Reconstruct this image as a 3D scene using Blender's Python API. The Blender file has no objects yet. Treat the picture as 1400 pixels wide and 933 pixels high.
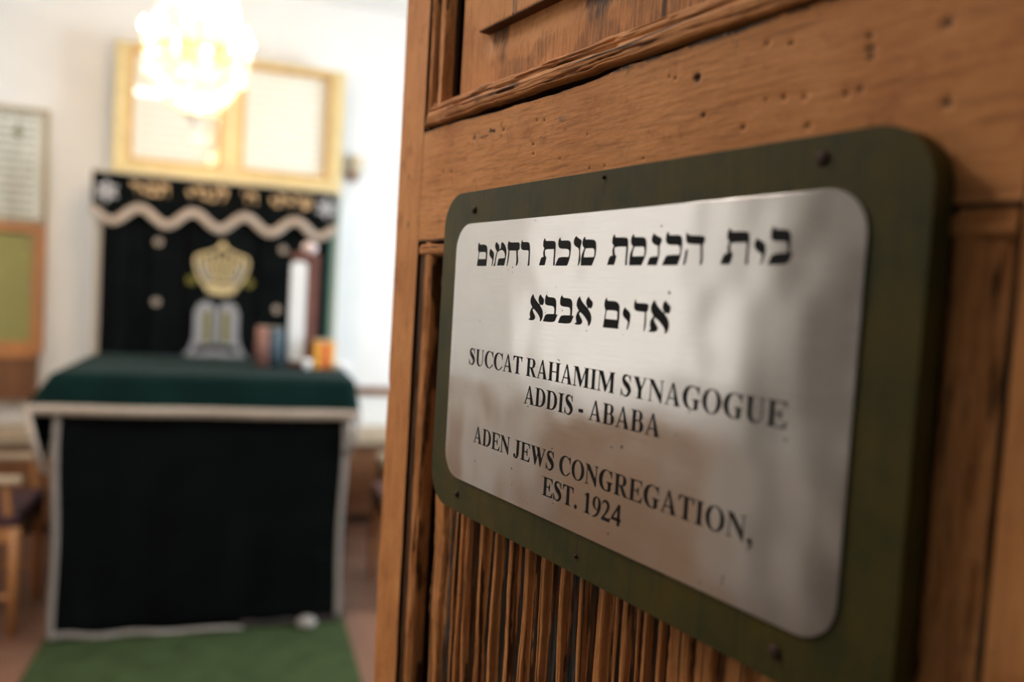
import bpy, math, random
import numpy as np
from mathutils import Vector, Matrix
from mathutils.geometry import tessellate_polygon

# ---------------------------------------------------------------- camera
SC = bpy.context.scene
COL = SC.collection
EYE = 1.45
PITCH, ROLL, YAW = math.radians(3.07), math.radians(3.39), math.radians(18.5)
cam_d = bpy.data.cameras.new('camera')
cam_d.sensor_width = 36.0
cam_d.lens = 28.0
cam_d.clip_start = 0.02
cam_d.dof.use_dof = True
cam_d.dof.focus_distance = 0.545
cam_d.dof.aperture_fstop = 2.8
cam = bpy.data.objects.new('camera', cam_d)
COL.objects.link(cam)
cam.matrix_world = (Matrix.Translation((0, 0, EYE)) @ Matrix.Rotation(-YAW, 4, 'Z')
                    @ Matrix.Rotation(math.pi / 2 - PITCH, 4, 'X') @ Matrix.Rotation(ROLL, 4, 'Z'))
SC.camera = cam

# ---------------------------------------------------------------- world, lights, exposure
SC.view_settings.view_transform = 'Standard'
SC.view_settings.look = 'None'
SC.view_settings.exposure = 0.0
SC.view_settings.gamma = 1.0
SC.view_settings.use_curve_mapping = False
w = bpy.data.worlds.new('world'); SC.world = w; w.use_nodes = True
bg = w.node_tree.nodes['Background']
bg.inputs[0].default_value = (0.80, 0.90, 1.0, 1)
bg.inputs[1].default_value = 0.06

def area(name, loc, direction, sx, sy, power, col):
    l = bpy.data.lights.new(name, 'AREA'); l.shape = 'RECTANGLE'
    l.size = sx; l.size_y = sy; l.energy = power; l.color = col
    o = bpy.data.objects.new(name, l); COL.objects.link(o)
    o.location = loc
    o.rotation_euler = Vector(direction).to_track_quat('-Z', 'Y').to_euler()
    return o
# daylight coming in at the left-wall window, the right-wall window
area('daylight_left_window', (-1.99, 1.90, 1.75), (1, 0, 0), 1.08, 1.28, 7.5, (1.0, 0.97, 0.93))
area('daylight_right_window', (2.72, 3.15, 1.75), (-1, 0, 0), 1.5, 1.5, 128, (0.80, 0.91, 1.0))
area('added_fill_light', (-.95, 1.75, 3.10), (0, 0, -1), 1.2, .3, 40, (1.0, 0.93, 0.84))  # added fill light, out of view, brightening the door from upper left
def lamp(name, loc, power, col, rad):
    l = bpy.data.lights.new(name, 'POINT'); l.energy = power; l.color = col; l.shadow_soft_size = rad
    o = bpy.data.objects.new(name, l); COL.objects.link(o); o.location = loc
    return o

# ---------------------------------------------------------------- helpers
def tag(o, label=None, cat=None, group=None, kind=None):
    if label: o['label'] = label
    if cat: o['category'] = cat
    if group: o['group'] = group
    if kind: o['kind'] = kind
    return o
def empty(name, loc=(0, 0, 0), rz=0.0):
    o = bpy.data.objects.new(name, None); COL.objects.link(o)
    o.location = loc; o.rotation_euler = (0, 0, rz); o.empty_display_size = 0.05
    return o

class MB:
    def __init__(s): s.v = []; s.f = []
    def add(s, vs, fs):
        b = len(s.v); s.v += [tuple(float(c) for c in q) for q in vs]; s.f += [tuple(b + i for i in f) for f in fs]; return s
    def box(s, x0, x1, y0, y1, z0, z1):
        return s.add([(x0,y0,z0),(x1,y0,z0),(x1,y1,z0),(x0,y1,z0),(x0,y0,z1),(x1,y0,z1),(x1,y1,z1),(x0,y1,z1)],
                     [(0,3,2,1),(4,5,6,7),(0,1,5,4),(1,2,6,5),(2,3,7,6),(3,0,4,7)])
    def bar(s, a, b, r0, r1=None, n=10, caps=True):
        r1 = r0 if r1 is None else r1
        a = Vector(a); b = Vector(b); d = (b - a).normalized()
        t = Vector((0,0,1)) if abs(d.z) < .9 else Vector((1,0,0))
        p = d.cross(t).normalized(); q = d.cross(p)
        vs = []
        for c, r in ((a, r0), (b, r1)):
            for i in range(n):
                an = 2*math.pi*i/n
                vs.append(c + p*math.cos(an)*r + q*math.sin(an)*r)
        fs = [(i, (i+1) % n, n+(i+1) % n, n+i) for i in range(n)]
        if caps: fs += [tuple(range(n-1, -1, -1)), tuple(range(n, 2*n))]
        return s.add(vs, fs)
    def tube(s, pts, r, n=8):
        pts = [Vector(p) for p in pts]
        rr = r if hasattr(r, '__len__') else [r]*len(pts)
        vs = []; fs = []
        for k, p in enumerate(pts):
            d = (pts[min(k+1, len(pts)-1)] - pts[max(k-1, 0)]).normalized()
            t = Vector((0,1,0)) if abs(d.y) < .9 else Vector((1,0,0))
            a = d.cross(t).normalized(); b = d.cross(a)
            for i in range(n):
                an = 2*math.pi*i/n
                vs.append(p + a*math.cos(an)*rr[k] + b*math.sin(an)*rr[k])
        for k in range(len(pts)-1):
            for i in range(n):
                fs.append((k*n+i, k*n+(i+1) % n, (k+1)*n+(i+1) % n, (k+1)*n+i))
        fs += [tuple(range(n-1, -1, -1)), tuple(range((len(pts)-1)*n, len(pts)*n))]
        return s.add(vs, fs)
    def lathe(s, prof, c=(0,0,0), n=24):
        vs = []; fs = []
        for r, z in prof:
            for i in range(n):
                an = 2*math.pi*i/n
                vs.append((c[0]+r*math.cos(an), c[1]+r*math.sin(an), c[2]+z))
        for k in range(len(prof)-1):
            for i in range(n):
                fs.append((k*n+i, k*n+(i+1) % n, (k+1)*n+(i+1) % n, (k+1)*n+i))
        return s.add(vs, fs)
    def grid(s, nx, ny, fn, closed_x=False):
        vs = [fn(i/(nx-1), j/(ny-1)) for j in range(ny) for i in range(nx)]
        fs = [(j*nx+i, j*nx+i+1, (j+1)*nx+i+1, (j+1)*nx+i) for j in range(ny-1) for i in range(nx-1)]
        return s.add(vs, fs)
    def prism(s, poly, t0, t1, m=lambda x, z, t: (x, t, z)):
        n = len(poly)
        vs = [m(x, z, t0) for x, z in poly] + [m(x, z, t1) for x, z in poly]
        tris = tessellate_polygon([[Vector((x, z, 0)) for x, z in poly]])
        fs = [tuple(t) for t in tris] + [tuple(n+i for i in reversed(t)) for t in tris]
        fs += [(i, (i+1) % n, n+(i+1) % n, n+i) for i in range(n)]
        return s.add(vs, fs)
    def build(s, name, mat, parent=None, smooth=False, bevel=0, fix=True, solid=0):
        me = bpy.data.meshes.new(name); me.from_pydata(s.v, [], s.f); me.update()
        if fix:
            import bmesh
            bm = bmesh.new(); bm.from_mesh(me); bmesh.ops.recalc_face_normals(bm, faces=bm.faces); bm.to_mesh(me); bm.free()
        if mat: me.materials.append(mat)
        o = bpy.data.objects.new(name, me); COL.objects.link(o)
        if parent: o.parent = parent
        if smooth: me.shade_smooth()
        if bevel:
            b = o.modifiers.new('bevel', 'BEVEL'); b.width = bevel; b.segments = 2; b.limit_method = 'ANGLE'
        if solid:
            b = o.modifiers.new('thickness', 'SOLIDIFY'); b.thickness = solid; b.offset = 0
        return o

def vnoise(x, y, seed=0):
    x = np.asarray(x, float); y = np.asarray(y, float)
    xi = np.floor(x).astype(np.int64); yi = np.floor(y).astype(np.int64)
    xf = x - xi; yf = y - yi
    def h(a, b):
        n = (a*374761393 + b*668265263 + seed*974634777) & 0xffffffff
        n = ((n ^ (n >> 13))*1274126177) & 0xffffffff
        return ((n ^ (n >> 16)) & 0xffff)/65535.0
    u = xf*xf*(3-2*xf); v = yf*yf*(3-2*yf)
    return (h(xi, yi)*(1-u)+h(xi+1, yi)*u)*(1-v)+(h(xi, yi+1)*(1-u)+h(xi+1, yi+1)*u)*v
def fnoise(x, y, seed=0, o=3):
    r = 0; a = 1; t = 0
    for k in range(o):
        r = r + a*vnoise(np.asarray(x)*2**k, np.asarray(y)*2**k, seed+k*17); t += a; a *= .5
    return r/t

# ---------------------------------------------------------------- materials
def mat(name):
    m = bpy.data.materials.new(name); m.use_nodes = True
    return m, m.node_tree, m.node_tree.nodes['Principled BSDF']
def N(nt, t, **k):
    n = nt.nodes.new(t)
    for a, b in k.items(): setattr(n, a, b)
    return n
def simple(name, col, rough=.6, metal=0, var=.12, scale=20, bump=0, bscale=200, stretch=(1, 1, 1), spec=.5, sheen=0):
    m, nt, p = mat(name)
    tc = N(nt, 'ShaderNodeTexCoord'); mp = N(nt, 'ShaderNodeMapping'); mp.inputs['Scale'].default_value = stretch
    nt.links.new(tc.outputs['Object'], mp.inputs[0])
    nz = N(nt, 'ShaderNodeTexNoise'); nz.inputs['Scale'].default_value = scale; nz.inputs['Detail'].default_value = 5
    nt.links.new(mp.outputs[0], nz.inputs['Vector'])
    cr = N(nt, 'ShaderNodeValToRGB')
    cr.color_ramp.elements[0].position = .3; cr.color_ramp.elements[1].position = .7
    cr.color_ramp.elements[0].color = tuple(c*(1-var) for c in col)+(1,)
    cr.color_ramp.elements[1].color = tuple(min(1, c*(1+var)) for c in col)+(1,)
    nt.links.new(nz.outputs[0], cr.inputs[0]); nt.links.new(cr.outputs[0], p.inputs['Base Color'])
    p.inputs['Roughness'].default_value = rough; p.inputs['Metallic'].default_value = metal
    p.inputs['Specular IOR Level'].default_value = spec
    if sheen: p.inputs['Sheen Weight'].default_value = sheen
    if bump:
        n2 = N(nt, 'ShaderNodeTexNoise'); n2.inputs['Scale'].default_value = bscale; n2.inputs['Detail'].default_value = 6
        nt.links.new(mp.outputs[0], n2.inputs['Vector'])
        b = N(nt, 'ShaderNodeBump'); b.inputs['Strength'].default_value = bump; b.inputs['Distance'].default_value = .001
        nt.links.new(n2.outputs[0], b.inputs['Height']); nt.links.new(b.outputs[0], p.inputs['Normal'])
    return m

def math_node(nt, op, a, b=None, clamp=False):
    n = N(nt, 'ShaderNodeMath', operation=op); n.use_clamp = clamp
    for i, q in enumerate((a, b)):
        if q is None: continue
        if isinstance(q, (int, float)): n.inputs[i].default_value = q
        else: nt.links.new(q, n.inputs[i])
    return n.outputs[0]
def mixc(nt, f, a, b):
    n = N(nt, 'ShaderNodeMix', data_type='RGBA')
    if isinstance(f, (int, float)): n.inputs[0].default_value = f
    else: nt.links.new(f, n.inputs[0])
    for i, q in ((6, a), (7, b)):
        if isinstance(q, tuple): n.inputs[i].default_value = q+(1,)
        else: nt.links.new(q, n.inputs[i])
    return n.outputs[2]
def noise(nt, vec, scale, detail=4, rough=.5):
    n = N(nt, 'ShaderNodeTexNoise'); n.inputs['Scale'].default_value = scale
    n.inputs['Detail'].default_value = detail; n.inputs['Roughness'].default_value = rough
    nt.links.new(vec, n.inputs['Vector']); return n.outputs[0]
def ramp(nt, x, lo, hi):
    n = N(nt, 'ShaderNodeMapRange'); n.inputs[1].default_value = lo; n.inputs[2].default_value = hi
    nt.links.new(x, n.inputs[0]); return n.outputs[0]

PAINT_A = (0.66, 0.275, 0.090); PAINT_B = (0.53, 0.200, 0.058)
BARE_SHADE = (0.095, 0.038, 0.013); TEAL = (0.040, 0.060, 0.060)  # bare wood tone, also used for the shade painted under the raised field
def door_wood(name, along):
    """worn peach-brown paint on wood; the colour attribute 'wear' (R bare wood, G old blue-grey paint; both also hold shade painted under the raised field) adds the marks that have a place"""
    m, nt, p = mat(name)
    tc = N(nt, 'ShaderNodeTexCoord'); ob = tc.outputs['Object']
    mp = N(nt, 'ShaderNodeMapping'); nt.links.new(ob, mp.inputs[0])
    mp.inputs['Scale'].default_value = (1, 1, .08) if along == 'v' else (.08, 1, 1)
    g = mp.outputs[0]
    big = noise(nt, ob, 14, 4, .6)
    base = mixc(nt, ramp(nt, big, .35, .68), PAINT_A, PAINT_B)
    grain = noise(nt, g, 260, 6, .65)
    base = mixc(nt, math_node(nt, 'MULTIPLY', ramp(nt, grain, .50, .72), .7), base, (0.27, 0.100, 0.032))
    blot = noise(nt, ob, 42, 5, .7)
    base = mixc(nt, math_node(nt, 'MULTIPLY', ramp(nt, blot, .56, .70), .6), base, (0.33, 0.105, 0.032))
    grime = noise(nt, ob, 75, 6, .75)
    base = mixc(nt, math_node(nt, 'MULTIPLY', ramp(nt, grime, .63, .74), .75), base, (0.10, 0.065, 0.045))
    mf = N(nt, 'ShaderNodeMapping'); nt.links.new(ob, mf.inputs[0])
    mf.inputs['Scale'].default_value = (1, 1, .22) if along == 'v' else (.22, 1, 1)
    spk = noise(nt, mf.outputs[0], 620, 5, .75)
    base = mixc(nt, math_node(nt, 'MULTIPLY', ramp(nt, spk, .56, .74), .55), base, (0.20, 0.075, 0.026))
    base = mixc(nt, math_node(nt, 'MULTIPLY', ramp(nt, spk, .44, .28), .30), base, (0.74, 0.36, 0.15))
    at = N(nt, 'ShaderNodeAttribute', attribute_name='wear')
    sp = N(nt, 'ShaderNodeSeparateColor'); nt.links.new(at.outputs['Color'], sp.inputs[0])
    fine = noise(nt, g, 420, 6, .7)
    wr = math_node(nt, 'ADD', sp.outputs[0], math_node(nt, 'MULTIPLY', math_node(nt, 'SUBTRACT', fine, .5), 1.1))
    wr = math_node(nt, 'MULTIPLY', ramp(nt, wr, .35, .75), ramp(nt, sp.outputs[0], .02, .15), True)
    base = mixc(nt, wr, base, BARE_SHADE)
    base = mixc(nt, math_node(nt, 'MULTIPLY', sp.outputs[1], ramp(nt, fine, .35, .6), True), base, TEAL)
    nt.links.new(base, p.inputs['Base Color'])
    p.inputs['Roughness'].default_value = .65; p.inputs['Specular IOR Level'].default_value = .18
    b = N(nt, 'ShaderNodeBump'); b.inputs['Strength'].default_value = .38; b.inputs['Distance'].default_value = .0010
    hh = math_node(nt, 'ADD', math_node(nt, 'MULTIPLY', fine, .5), math_node(nt, 'MULTIPLY', noise(nt, ob, 90, 6, .6), 1.0))
    nt.links.new(hh, b.inputs['Height']); nt.links.new(b.outputs[0], p.inputs['Normal'])
    return m
M = {}
M['wood_v'] = door_wood('worn_paint_upright_grain', 'v')
M['wood_h'] = door_wood('worn_paint_level_grain', 'h')
M['dark_core'] = simple('dark_old_wood', (0.018, 0.012, 0.008), .85, var=.4, scale=60)
M['rust'] = simple('rusty_iron', (0.055, 0.022, 0.014), .75, .3, .4, 400, .5, 900)
M['ink'] = simple('black_lettering', (0.008, 0.007, 0.006), .6, var=.1, spec=.12)
M['plaster'] = simple('white_plaster', (0.84, 0.84, 0.83), .85, var=.03, scale=3, bump=.25, bscale=60)
M['ceiling'] = simple('ceiling_white', (0.85, 0.84, 0.82), .9, var=.02, scale=3)
M['floor'] = simple('worn_red_brown_floor', (0.17, 0.082, 0.050), .5, var=.25, scale=6, bump=.2, bscale=80, stretch=(1, .2, 1))
M['carpet'] = simple('green_carpet', (0.036, 0.054, 0.019), .95, var=.22, scale=9, bump=.8, bscale=700, spec=.15)
M['velvet'] = simple('black_velvet', (0.0035, 0.0045, 0.0045), .95, var=.3, scale=6, spec=.05)
M['green_cloth'] = simple('dark_green_velvet', (0.0032, 0.0150, 0.0128), .9, var=.2, scale=6, spec=.06, sheen=.03)
M['star_silver'] = simple('bright_silver_thread', (0.50, 0.50, 0.52), .5, .2, .2, 120, .6, 600)
M['grey_paint'] = simple('grey_green_paint', (0.30, 0.31, 0.24), .5, var=.1)
M['dark_trim'] = simple('dark_brown_trim', (0.040, 0.030, 0.025), .8, var=.2)
M['braid'] = simple('beige_braid', (0.40, 0.32, 0.255), .7, var=.15, scale=60, bump=.5, bscale=300)
M['grey_braid'] = simple('greyed_white_braid', (0.27, 0.235, 0.21), .7, var=.15, scale=60, bump=.5, bscale=300)
M['gold'] = simple('gold_thread', (0.55, 0.38, 0.21), .45, .3, .2, 120, .6, 600)
M['pale_gold'] = simple('pale_gold_thread', (0.62, 0.49, 0.26), .45, .35, .2, 120, .6, 600)
M['silver'] = simple('silver_thread', (0.30, 0.30, 0.31), .45, .3, .2, 120, .6, 600)
M['olive_gold'] = simple('olive_gold_thread', (0.15, 0.125, 0.012), .6, .1, .2, 120, .6, 600)
M['cream_wood'] = simple('cream_painted_wood', (0.60, 0.54, 0.42), .45, var=.08, scale=10)
M['cream_gold'] = simple('cream_and_gold_frame', (0.64, 0.52, 0.26), .4, .05, .12, 25)
M['ochre'] = simple('ochre_inner_moulding', (0.60, 0.36, 0.12), .4, .2, .12, 25)
M['orange_wood'] = simple('orange_brown_wood', (0.50, 0.22, 0.08), .45, var=.2, scale=12, stretch=(1, 1, .15))
M['brown_wood'] = simple('brown_wood', (0.20, 0.085, 0.035), .5, var=.25, scale=12, stretch=(1, 1, .15))
M['beige_wood'] = simple('pale_beige_wood', (0.46, 0.36, 0.25), .5, var=.12, scale=12)
M['olive_felt'] = simple('olive_green_felt', (0.33, 0.32, 0.12), .9, var=.08, scale=40)
M['grey_frame'] = simple('pale_gold_grey_frame', (0.40, 0.33, 0.22), .4, .2, .1, 20)
M['brass'] = simple('brass', (0.75, 0.50, 0.18), .28, 1, .1, 40)
M['plum'] = simple('plum_upholstery', (0.055, 0.022, 0.030), .7, var=.2)
M['white'] = simple('white_paint', (0.78, 0.78, 0.78), .5, var=.03)
M['red_brown'] = simple('red_brown_leather', (0.135, 0.045, 0.030), .5, var=.2)
M['dusty_red'] = simple('dusty_red_cloth_cover', (0.22, 0.10, 0.075), .7, var=.15)
M['slate'] = simple('slate_blue_cover', (0.06, 0.10, 0.13), .7, var=.15)
M['paper'] = simple('book_pages', (0.62, 0.55, 0.42), .8, var=.1, scale=200, stretch=(1, 1, 8))
M['amber'] = simple('amber_print', (0.75, 0.36, 0.04), .5, var=.1)
M['red_print'] = simple('red_print', (0.62, 0.10, 0.03), .5, var=.1)
M['sheer'] = simple('white_curtain', (0.80, 0.78, 0.74), .8, var=.06, scale=30)

def board_mat():
    m, nt, p = mat('dark_green_painted_board')
    tc = N(nt, 'ShaderNodeTexCoord'); ob = tc.outputs['Object']
    mp = N(nt, 'ShaderNodeMapping'); mp.inputs['Scale'].default_value = (1, 1, .12); nt.links.new(ob, mp.inputs[0])
    c = mixc(nt, ramp(nt, noise(nt, ob, 22, 5, .6), .38, .66), (0.046, 0.044, 0.013), (0.088, 0.062, 0.011))
    c = mixc(nt, math_node(nt, 'MULTIPLY', ramp(nt, noise(nt, mp.outputs[0], 180, 5, .6), .5, .72), .5), c, (0.026, 0.034, 0.016))
    c = mixc(nt, math_node(nt, 'MULTIPLY', ramp(nt, noise(nt, ob, 70, 5, .7), .66, .78), .8), c, (0.17, 0.060, 0.018))
    nt.links.new(c, p.inputs['Base Color']); p.inputs['Roughness'].default_value = .5; p.inputs['Specular IOR Level'].default_value = .15
    b = N(nt, 'ShaderNodeBump'); b.inputs['Strength'].default_value = .25; b.inputs['Distance'].default_value = .0006
    nt.links.new(noise(nt, mp.outputs[0], 400, 5, .6), b.inputs['Height']); nt.links.new(b.outputs[0], p.inputs['Normal'])
    return m
M['board'] = board_mat()
def steel_mat():
    m, nt, p = mat('brushed_steel')
    tc = N(nt, 'ShaderNodeTexCoord'); ob = tc.outputs['Object']
    mp = N(nt, 'ShaderNodeMapping'); mp.inputs['Scale'].default_value = (.02, 1, 1); nt.links.new(ob, mp.inputs[0])
    br = noise(nt, mp.outputs[0], 1500, 4, .7)
    c = mixc(nt, br, (0.40, 0.370, 0.340), (0.53, 0.495, 0.46))
    sp = ramp(nt, noise(nt, ob, 160, 3, .8), .745, .77)
    c = mixc(nt, math_node(nt, 'MULTIPLY', sp, .8), c, (0.03, 0.025, 0.02))
    nt.links.new(c, p.inputs['Base Color']); p.inputs['Metallic'].default_value = 1
    nt.links.new(math_node(nt, 'ADD', math_node(nt, 'MULTIPLY', br, .10), .10), p.inputs['Roughness'])
    p.inputs['Anisotropic'].default_value = .6
    b = N(nt, 'ShaderNodeBump'); b.inputs['Strength'].default_value = .05; b.inputs['Distance'].default_value = .0003
    nt.links.new(br, b.inputs['Height'])
    b2 = N(nt, 'ShaderNodeBump'); b2.inputs['Strength'].default_value = 1; b2.inputs['Distance'].default_value = .0042
    nt.links.new(noise(nt, ob, 9, 2, .5), b2.inputs['Height']); nt.links.new(b.outputs[0], b2.inputs['Normal'])
    nt.links.new(b2.outputs[0], p.inputs['Normal'])
    return m
M['steel'] = steel_mat()
def glass_mat():
    m, nt, p = mat('picture_glass')
    out = nt.nodes['Material Output']
    t = N(nt, 'ShaderNodeBsdfTransparent'); t.inputs[0].default_value = (.97, .98, .97, 1)
    g = N(nt, 'ShaderNodeBsdfGlossy'); g.inputs[1].default_value = .03
    a = N(nt, 'ShaderNodeMixShader'); a.inputs[0].default_value = .035
    nt.links.new(t.outputs[0], a.inputs[1]); nt.links.new(g.outputs[0], a.inputs[2]); nt.links.new(a.outputs[0], out.inputs[0])
    return m
M['glass'] = glass_mat()
def crystal_mat():
    m, nt, p = mat('cut_crystal')
    out = nt.nodes['Material Output']
    t = N(nt, 'ShaderNodeBsdfTranslucent'); t.inputs[0].default_value = (1, .93, .80, 1)
    d = N(nt, 'ShaderNodeBsdfDiffuse'); d.inputs[0].default_value = (1, .94, .82, 1)
    g = N(nt, 'ShaderNodeBsdfGlossy'); g.inputs[0].default_value = (1, 1, 1, 1); g.inputs[1].default_value = .12
    a = N(nt, 'ShaderNodeMixShader'); a.inputs[0].default_value = .5
    b = N(nt, 'ShaderNodeMixShader'); b.inputs[0].default_value = .3
    nt.links.new(t.outputs[0], a.inputs[1]); nt.links.new(d.outputs[0], a.inputs[2])
    nt.links.new(a.outputs[0], b.inputs[1]); nt.links.new(g.outputs[0], b.inputs[2]); nt.links.new(b.outputs[0], out.inputs[0])
    return m
M['crystal'] = crystal_mat()
def emit(name, col, s):
    m, nt, p = mat(name); p.inputs['Emission Color'].default_value = col+(1,); p.inputs['Emission Strength'].default_value = s
    return m
M['bulb'] = emit('lit_bulb', (1, .72, .38), 45)
def lined_paper(name, base, ink, rows, cols=30, lo=.4):
    m, nt, p = mat(name)
    tc = N(nt, 'ShaderNodeTexCoord'); sp = N(nt, 'ShaderNodeSeparateXYZ'); nt.links.new(tc.outputs['Generated'], sp.inputs[0])
    r = math_node(nt, 'MULTIPLY', sp.outputs[2], float(rows))
    fr = math_node(nt, 'FRACT', r)
    line = math_node(nt, 'MULTIPLY', math_node(nt, 'GREATER_THAN', fr, .35), math_node(nt, 'LESS_THAN', fr, .75))
    cb = N(nt, 'ShaderNodeCombineXYZ'); nt.links.new(math_node(nt, 'MULTIPLY', sp.outputs[0], float(cols)), cb.inputs[0])
    nt.links.new(math_node(nt, 'MULTIPLY', math_node(nt, 'FLOOR', r), 3.7), cb.inputs[1])
    w_ = math_node(nt, 'GREATER_THAN', noise(nt, cb.outputs[0], 1.0, 2), lo)
    mg = math_node(nt, 'MULTIPLY', math_node(nt, 'GREATER_THAN', sp.outputs[0], .08), math_node(nt, 'LESS_THAN', sp.outputs[0], .92))
    f = math_node(nt, 'MULTIPLY', math_node(nt, 'MULTIPLY', line, w_), mg)
    nt.links.new(mixc(nt, f, base, ink), p.inputs['Base Color']); p.inputs['Roughness'].default_value = .8
    return m
M['doc'] = lined_paper('printed_page', (0.78, 0.76, 0.70), (0.34, 0.33, 0.31), 13)
M['doc2'] = lined_paper('cream_written_sheet', (0.96, 0.93, 0.88), (0.86, 0.80, 0.72), 12)

# ================================================================ the room
RX0, RX1, RY0, RY1, RH = -1.9, 2.6, 0.16, 5.15, 3.2
def struct(name, mb, m, label, parent=None, cat=None, **k):
    o = mb.build(name, m, parent, **k)
    if parent is None: tag(o, label, cat, kind='structure')
    return o
struct('floor', MB().box(RX0-.2, RX1+.2, -1.6, RY1+.2, -.12, 0), M['floor'], 'worn red-brown floor of the prayer room', cat='floor')
struct('ceiling', MB().box(RX0-.2, RX1+.2, RY0-.26, RY1+.2, RH, RH+.12), M['ceiling'], 'white ceiling of the prayer room', cat='ceiling')
struct('wall_back', MB().box(RX0-.2, RX1+.2, RY1, RY1+.2, 0, RH), M['plaster'], 'bright white plaster wall behind the curtained ark', cat='wall')
def holed(x0, x1, a0, a1, b0, b1, h, horizontal):
    """wall slab with one opening (a0..a1 along, b0..b1 high)"""
    mb = MB()
    def bx(p0, p1, z0, z1):
        if p1 <= p0 or z1 <= z0: return
        if horizontal: mb.box(p0, p1, x0, x1, z0, z1)
        else: mb.box(x0, x1, p0, p1, z0, z1)
    lo, hi = h
    bx(lo, a0, 0, RH); bx(a1, hi, 0, RH); bx(a0, a1, 0, b0); bx(a0, a1, b1, RH)
    return mb
struct('wall_left', holed(RX0-.2, RX0, 1.35, 2.45, 1.10, 2.40, (RY0-.26, RY1), False), M['plaster'], 'white wall with a window to the left of the doorway', cat='wall')
struct('wall_right', holed(RX1, RX1+.2, 2.35, 3.95, .95, 2.55, (RY0-.26, RY1), False), M['plaster'], 'white wall with a window to the right of the doorway', cat='wall')
struct('wall_front', holed(RY0-.26, RY0, -.80, .285, 0, 2.16, (RX0, RX1), True), M['plaster'], 'white wall around the doorway', cat='wall')
def window(name, xa, xb, y0, y1, z0, z1, label):
    r = empty(name, ((xa+xb)/2, (y0+y1)/2, z0)); tag(r, label, 'window', kind='structure')
    cx, cy, cz = r.location
    def B(a, b, c, d, e, f): return MB().box(xa-cx, xb-cx, a-cy, b-cy, e-cz, f-cz)
    ym = (y0+y1)/2
    B(y0, y0+.05, 0, 0, z0, z1).build('window_frame', M['white'], r)
    B(y1-.05, y1, 0, 0, z0, z1).build('window_frame', M['white'], r)
    B(y0+.05, y1-.05, 0, 0, z0, z0+.05).build('window_frame', M['white'], r)
    B(y0+.05, y1-.05, 0, 0, z1-.05, z1).build('window_frame', M['white'], r)
    B(ym-.025, ym+.025, 0, 0, z0+.05, z1-.05).build('mullion', M['white'], r)
window('window_1', RX0-.12, RX0-.06, 1.352, 2.448, 1.102, 2.398, 'white framed window in the left wall')
window('window_2', RX1+.06, RX1+.12, 2.352, 3.948, .952, 2.548, 'white framed window in the right wall')
# rail along the white wall right of the ark
tr = MB().box(.56, RX1, RY1-.025, RY1, .775, .825)
struct('trim_1', tr, M['brown_wood'], 'narrow brown wooden rail along the white wall right of the ark', cat='rail')

# ================================================================ the door leaf (local axes: x along the leaf, y into it, z up)
DU, DV = .47, 1.5059
O_ = Vector((0.15666915, 0.62139982, 0)); E_ = Vector((0.24581495, -0.96931677, 0))
door = empty('door_1', O_ + E_*DU, math.atan2(E_.y, E_.x))
tag(door, 'open wooden door leaf with worn peach-brown paint and weathered lower panel', 'door', kind='structure')
def L(u, v, w): return (u-DU, -w, v+DV)
S0 = -.016          # face of stiles and rail; w = 0 is the face of the plaque plate
BACK = -.056

def relief(name, m, us, vs, hf, wear=None, parent=None, skirt=BACK, group=None):
    """heightfield slab over a u,v grid: hf(U,V)->w, wear(U,V)->(R,G)"""
    us = np.asarray(us); vs = np.asarray(vs)
    U, V = np.meshgrid(us, vs)
    res = hf(U, V)
    if isinstance(res, tuple): U, V, W = res
    else: W = res
    nx, ny = len(us), len(vs)
    co = np.stack([U-DU, -W, V+DV], -1).reshape(-1, 3)
    # back rim
    ring = [j*nx for j in range(ny)] + [(ny-1)*nx+i for i in range(1, nx)] + [j*nx+nx-1 for j in range(ny-2, -1, -1)] + [i for i in range(nx-2, 0, -1)]
    rb = co[ring].copy(); rb[:, 1] = -skirt
    allco = np.concatenate([co, rb, co[ring]])
    I = (np.arange(ny-1)[:, None]*nx+np.arange(nx-1)[None, :]).ravel()
    quads = np.stack([I, I+1, I+nx+1, I+nx], 1)
    R = len(ring); base = nx*ny; k = np.arange(R)
    ringa = np.array(ring)
    side = np.stack([base+R+k, base+R+(k+1) % R, base+(k+1) % R, base+k], 1)
    faces = np.concatenate([quads, side])
    me = bpy.data.meshes.new(name)
    me.vertices.add(len(allco)); me.vertices.foreach_set('co', allco.ravel())
    me.loops.add(faces.size); me.loops.foreach_set('vertex_index', faces.ravel().astype(np.int32))
    me.polygons.add(len(faces)); me.polygons.foreach_set('loop_start', np.arange(0, faces.size, 4, dtype=np.int32))
    me.polygons.foreach_set('loop_total', np.full(len(faces), 4, dtype=np.int32))
    me.update(calc_edges=True); me.validate()
    if wear is not None:
        r, g = wear(*np.meshgrid(us, vs))
        c = np.zeros((len(allco), 4), np.float32); c[:, 3] = 1
        c[:base, 0] = np.clip(r, 0, 1).ravel(); c[:base, 1] = np.clip(g, 0, 1).ravel()
        c[base:, 0] = 1.0  # dark side faces: bare edges, and painted shade under the raised field
        a = me.color_attributes.new('wear', 'FLOAT_COLOR', 'POINT'); a.data.foreach_set('color', c.ravel())
    me.materials.append(m)
    o = bpy.data.objects.new(name, me); COL.objects.link(o); o.parent = parent
    me.shade_smooth()
    for p_ in (): pass
    sm = np.ones(len(faces), bool); sm[len(quads):] = False
    me.polygons.foreach_set('use_smooth', sm)
    return o
G2 = lambda U, V, c, s: np.exp(-((U-c[0])**2+(V-c[1])**2)/(2*s*s))

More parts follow.
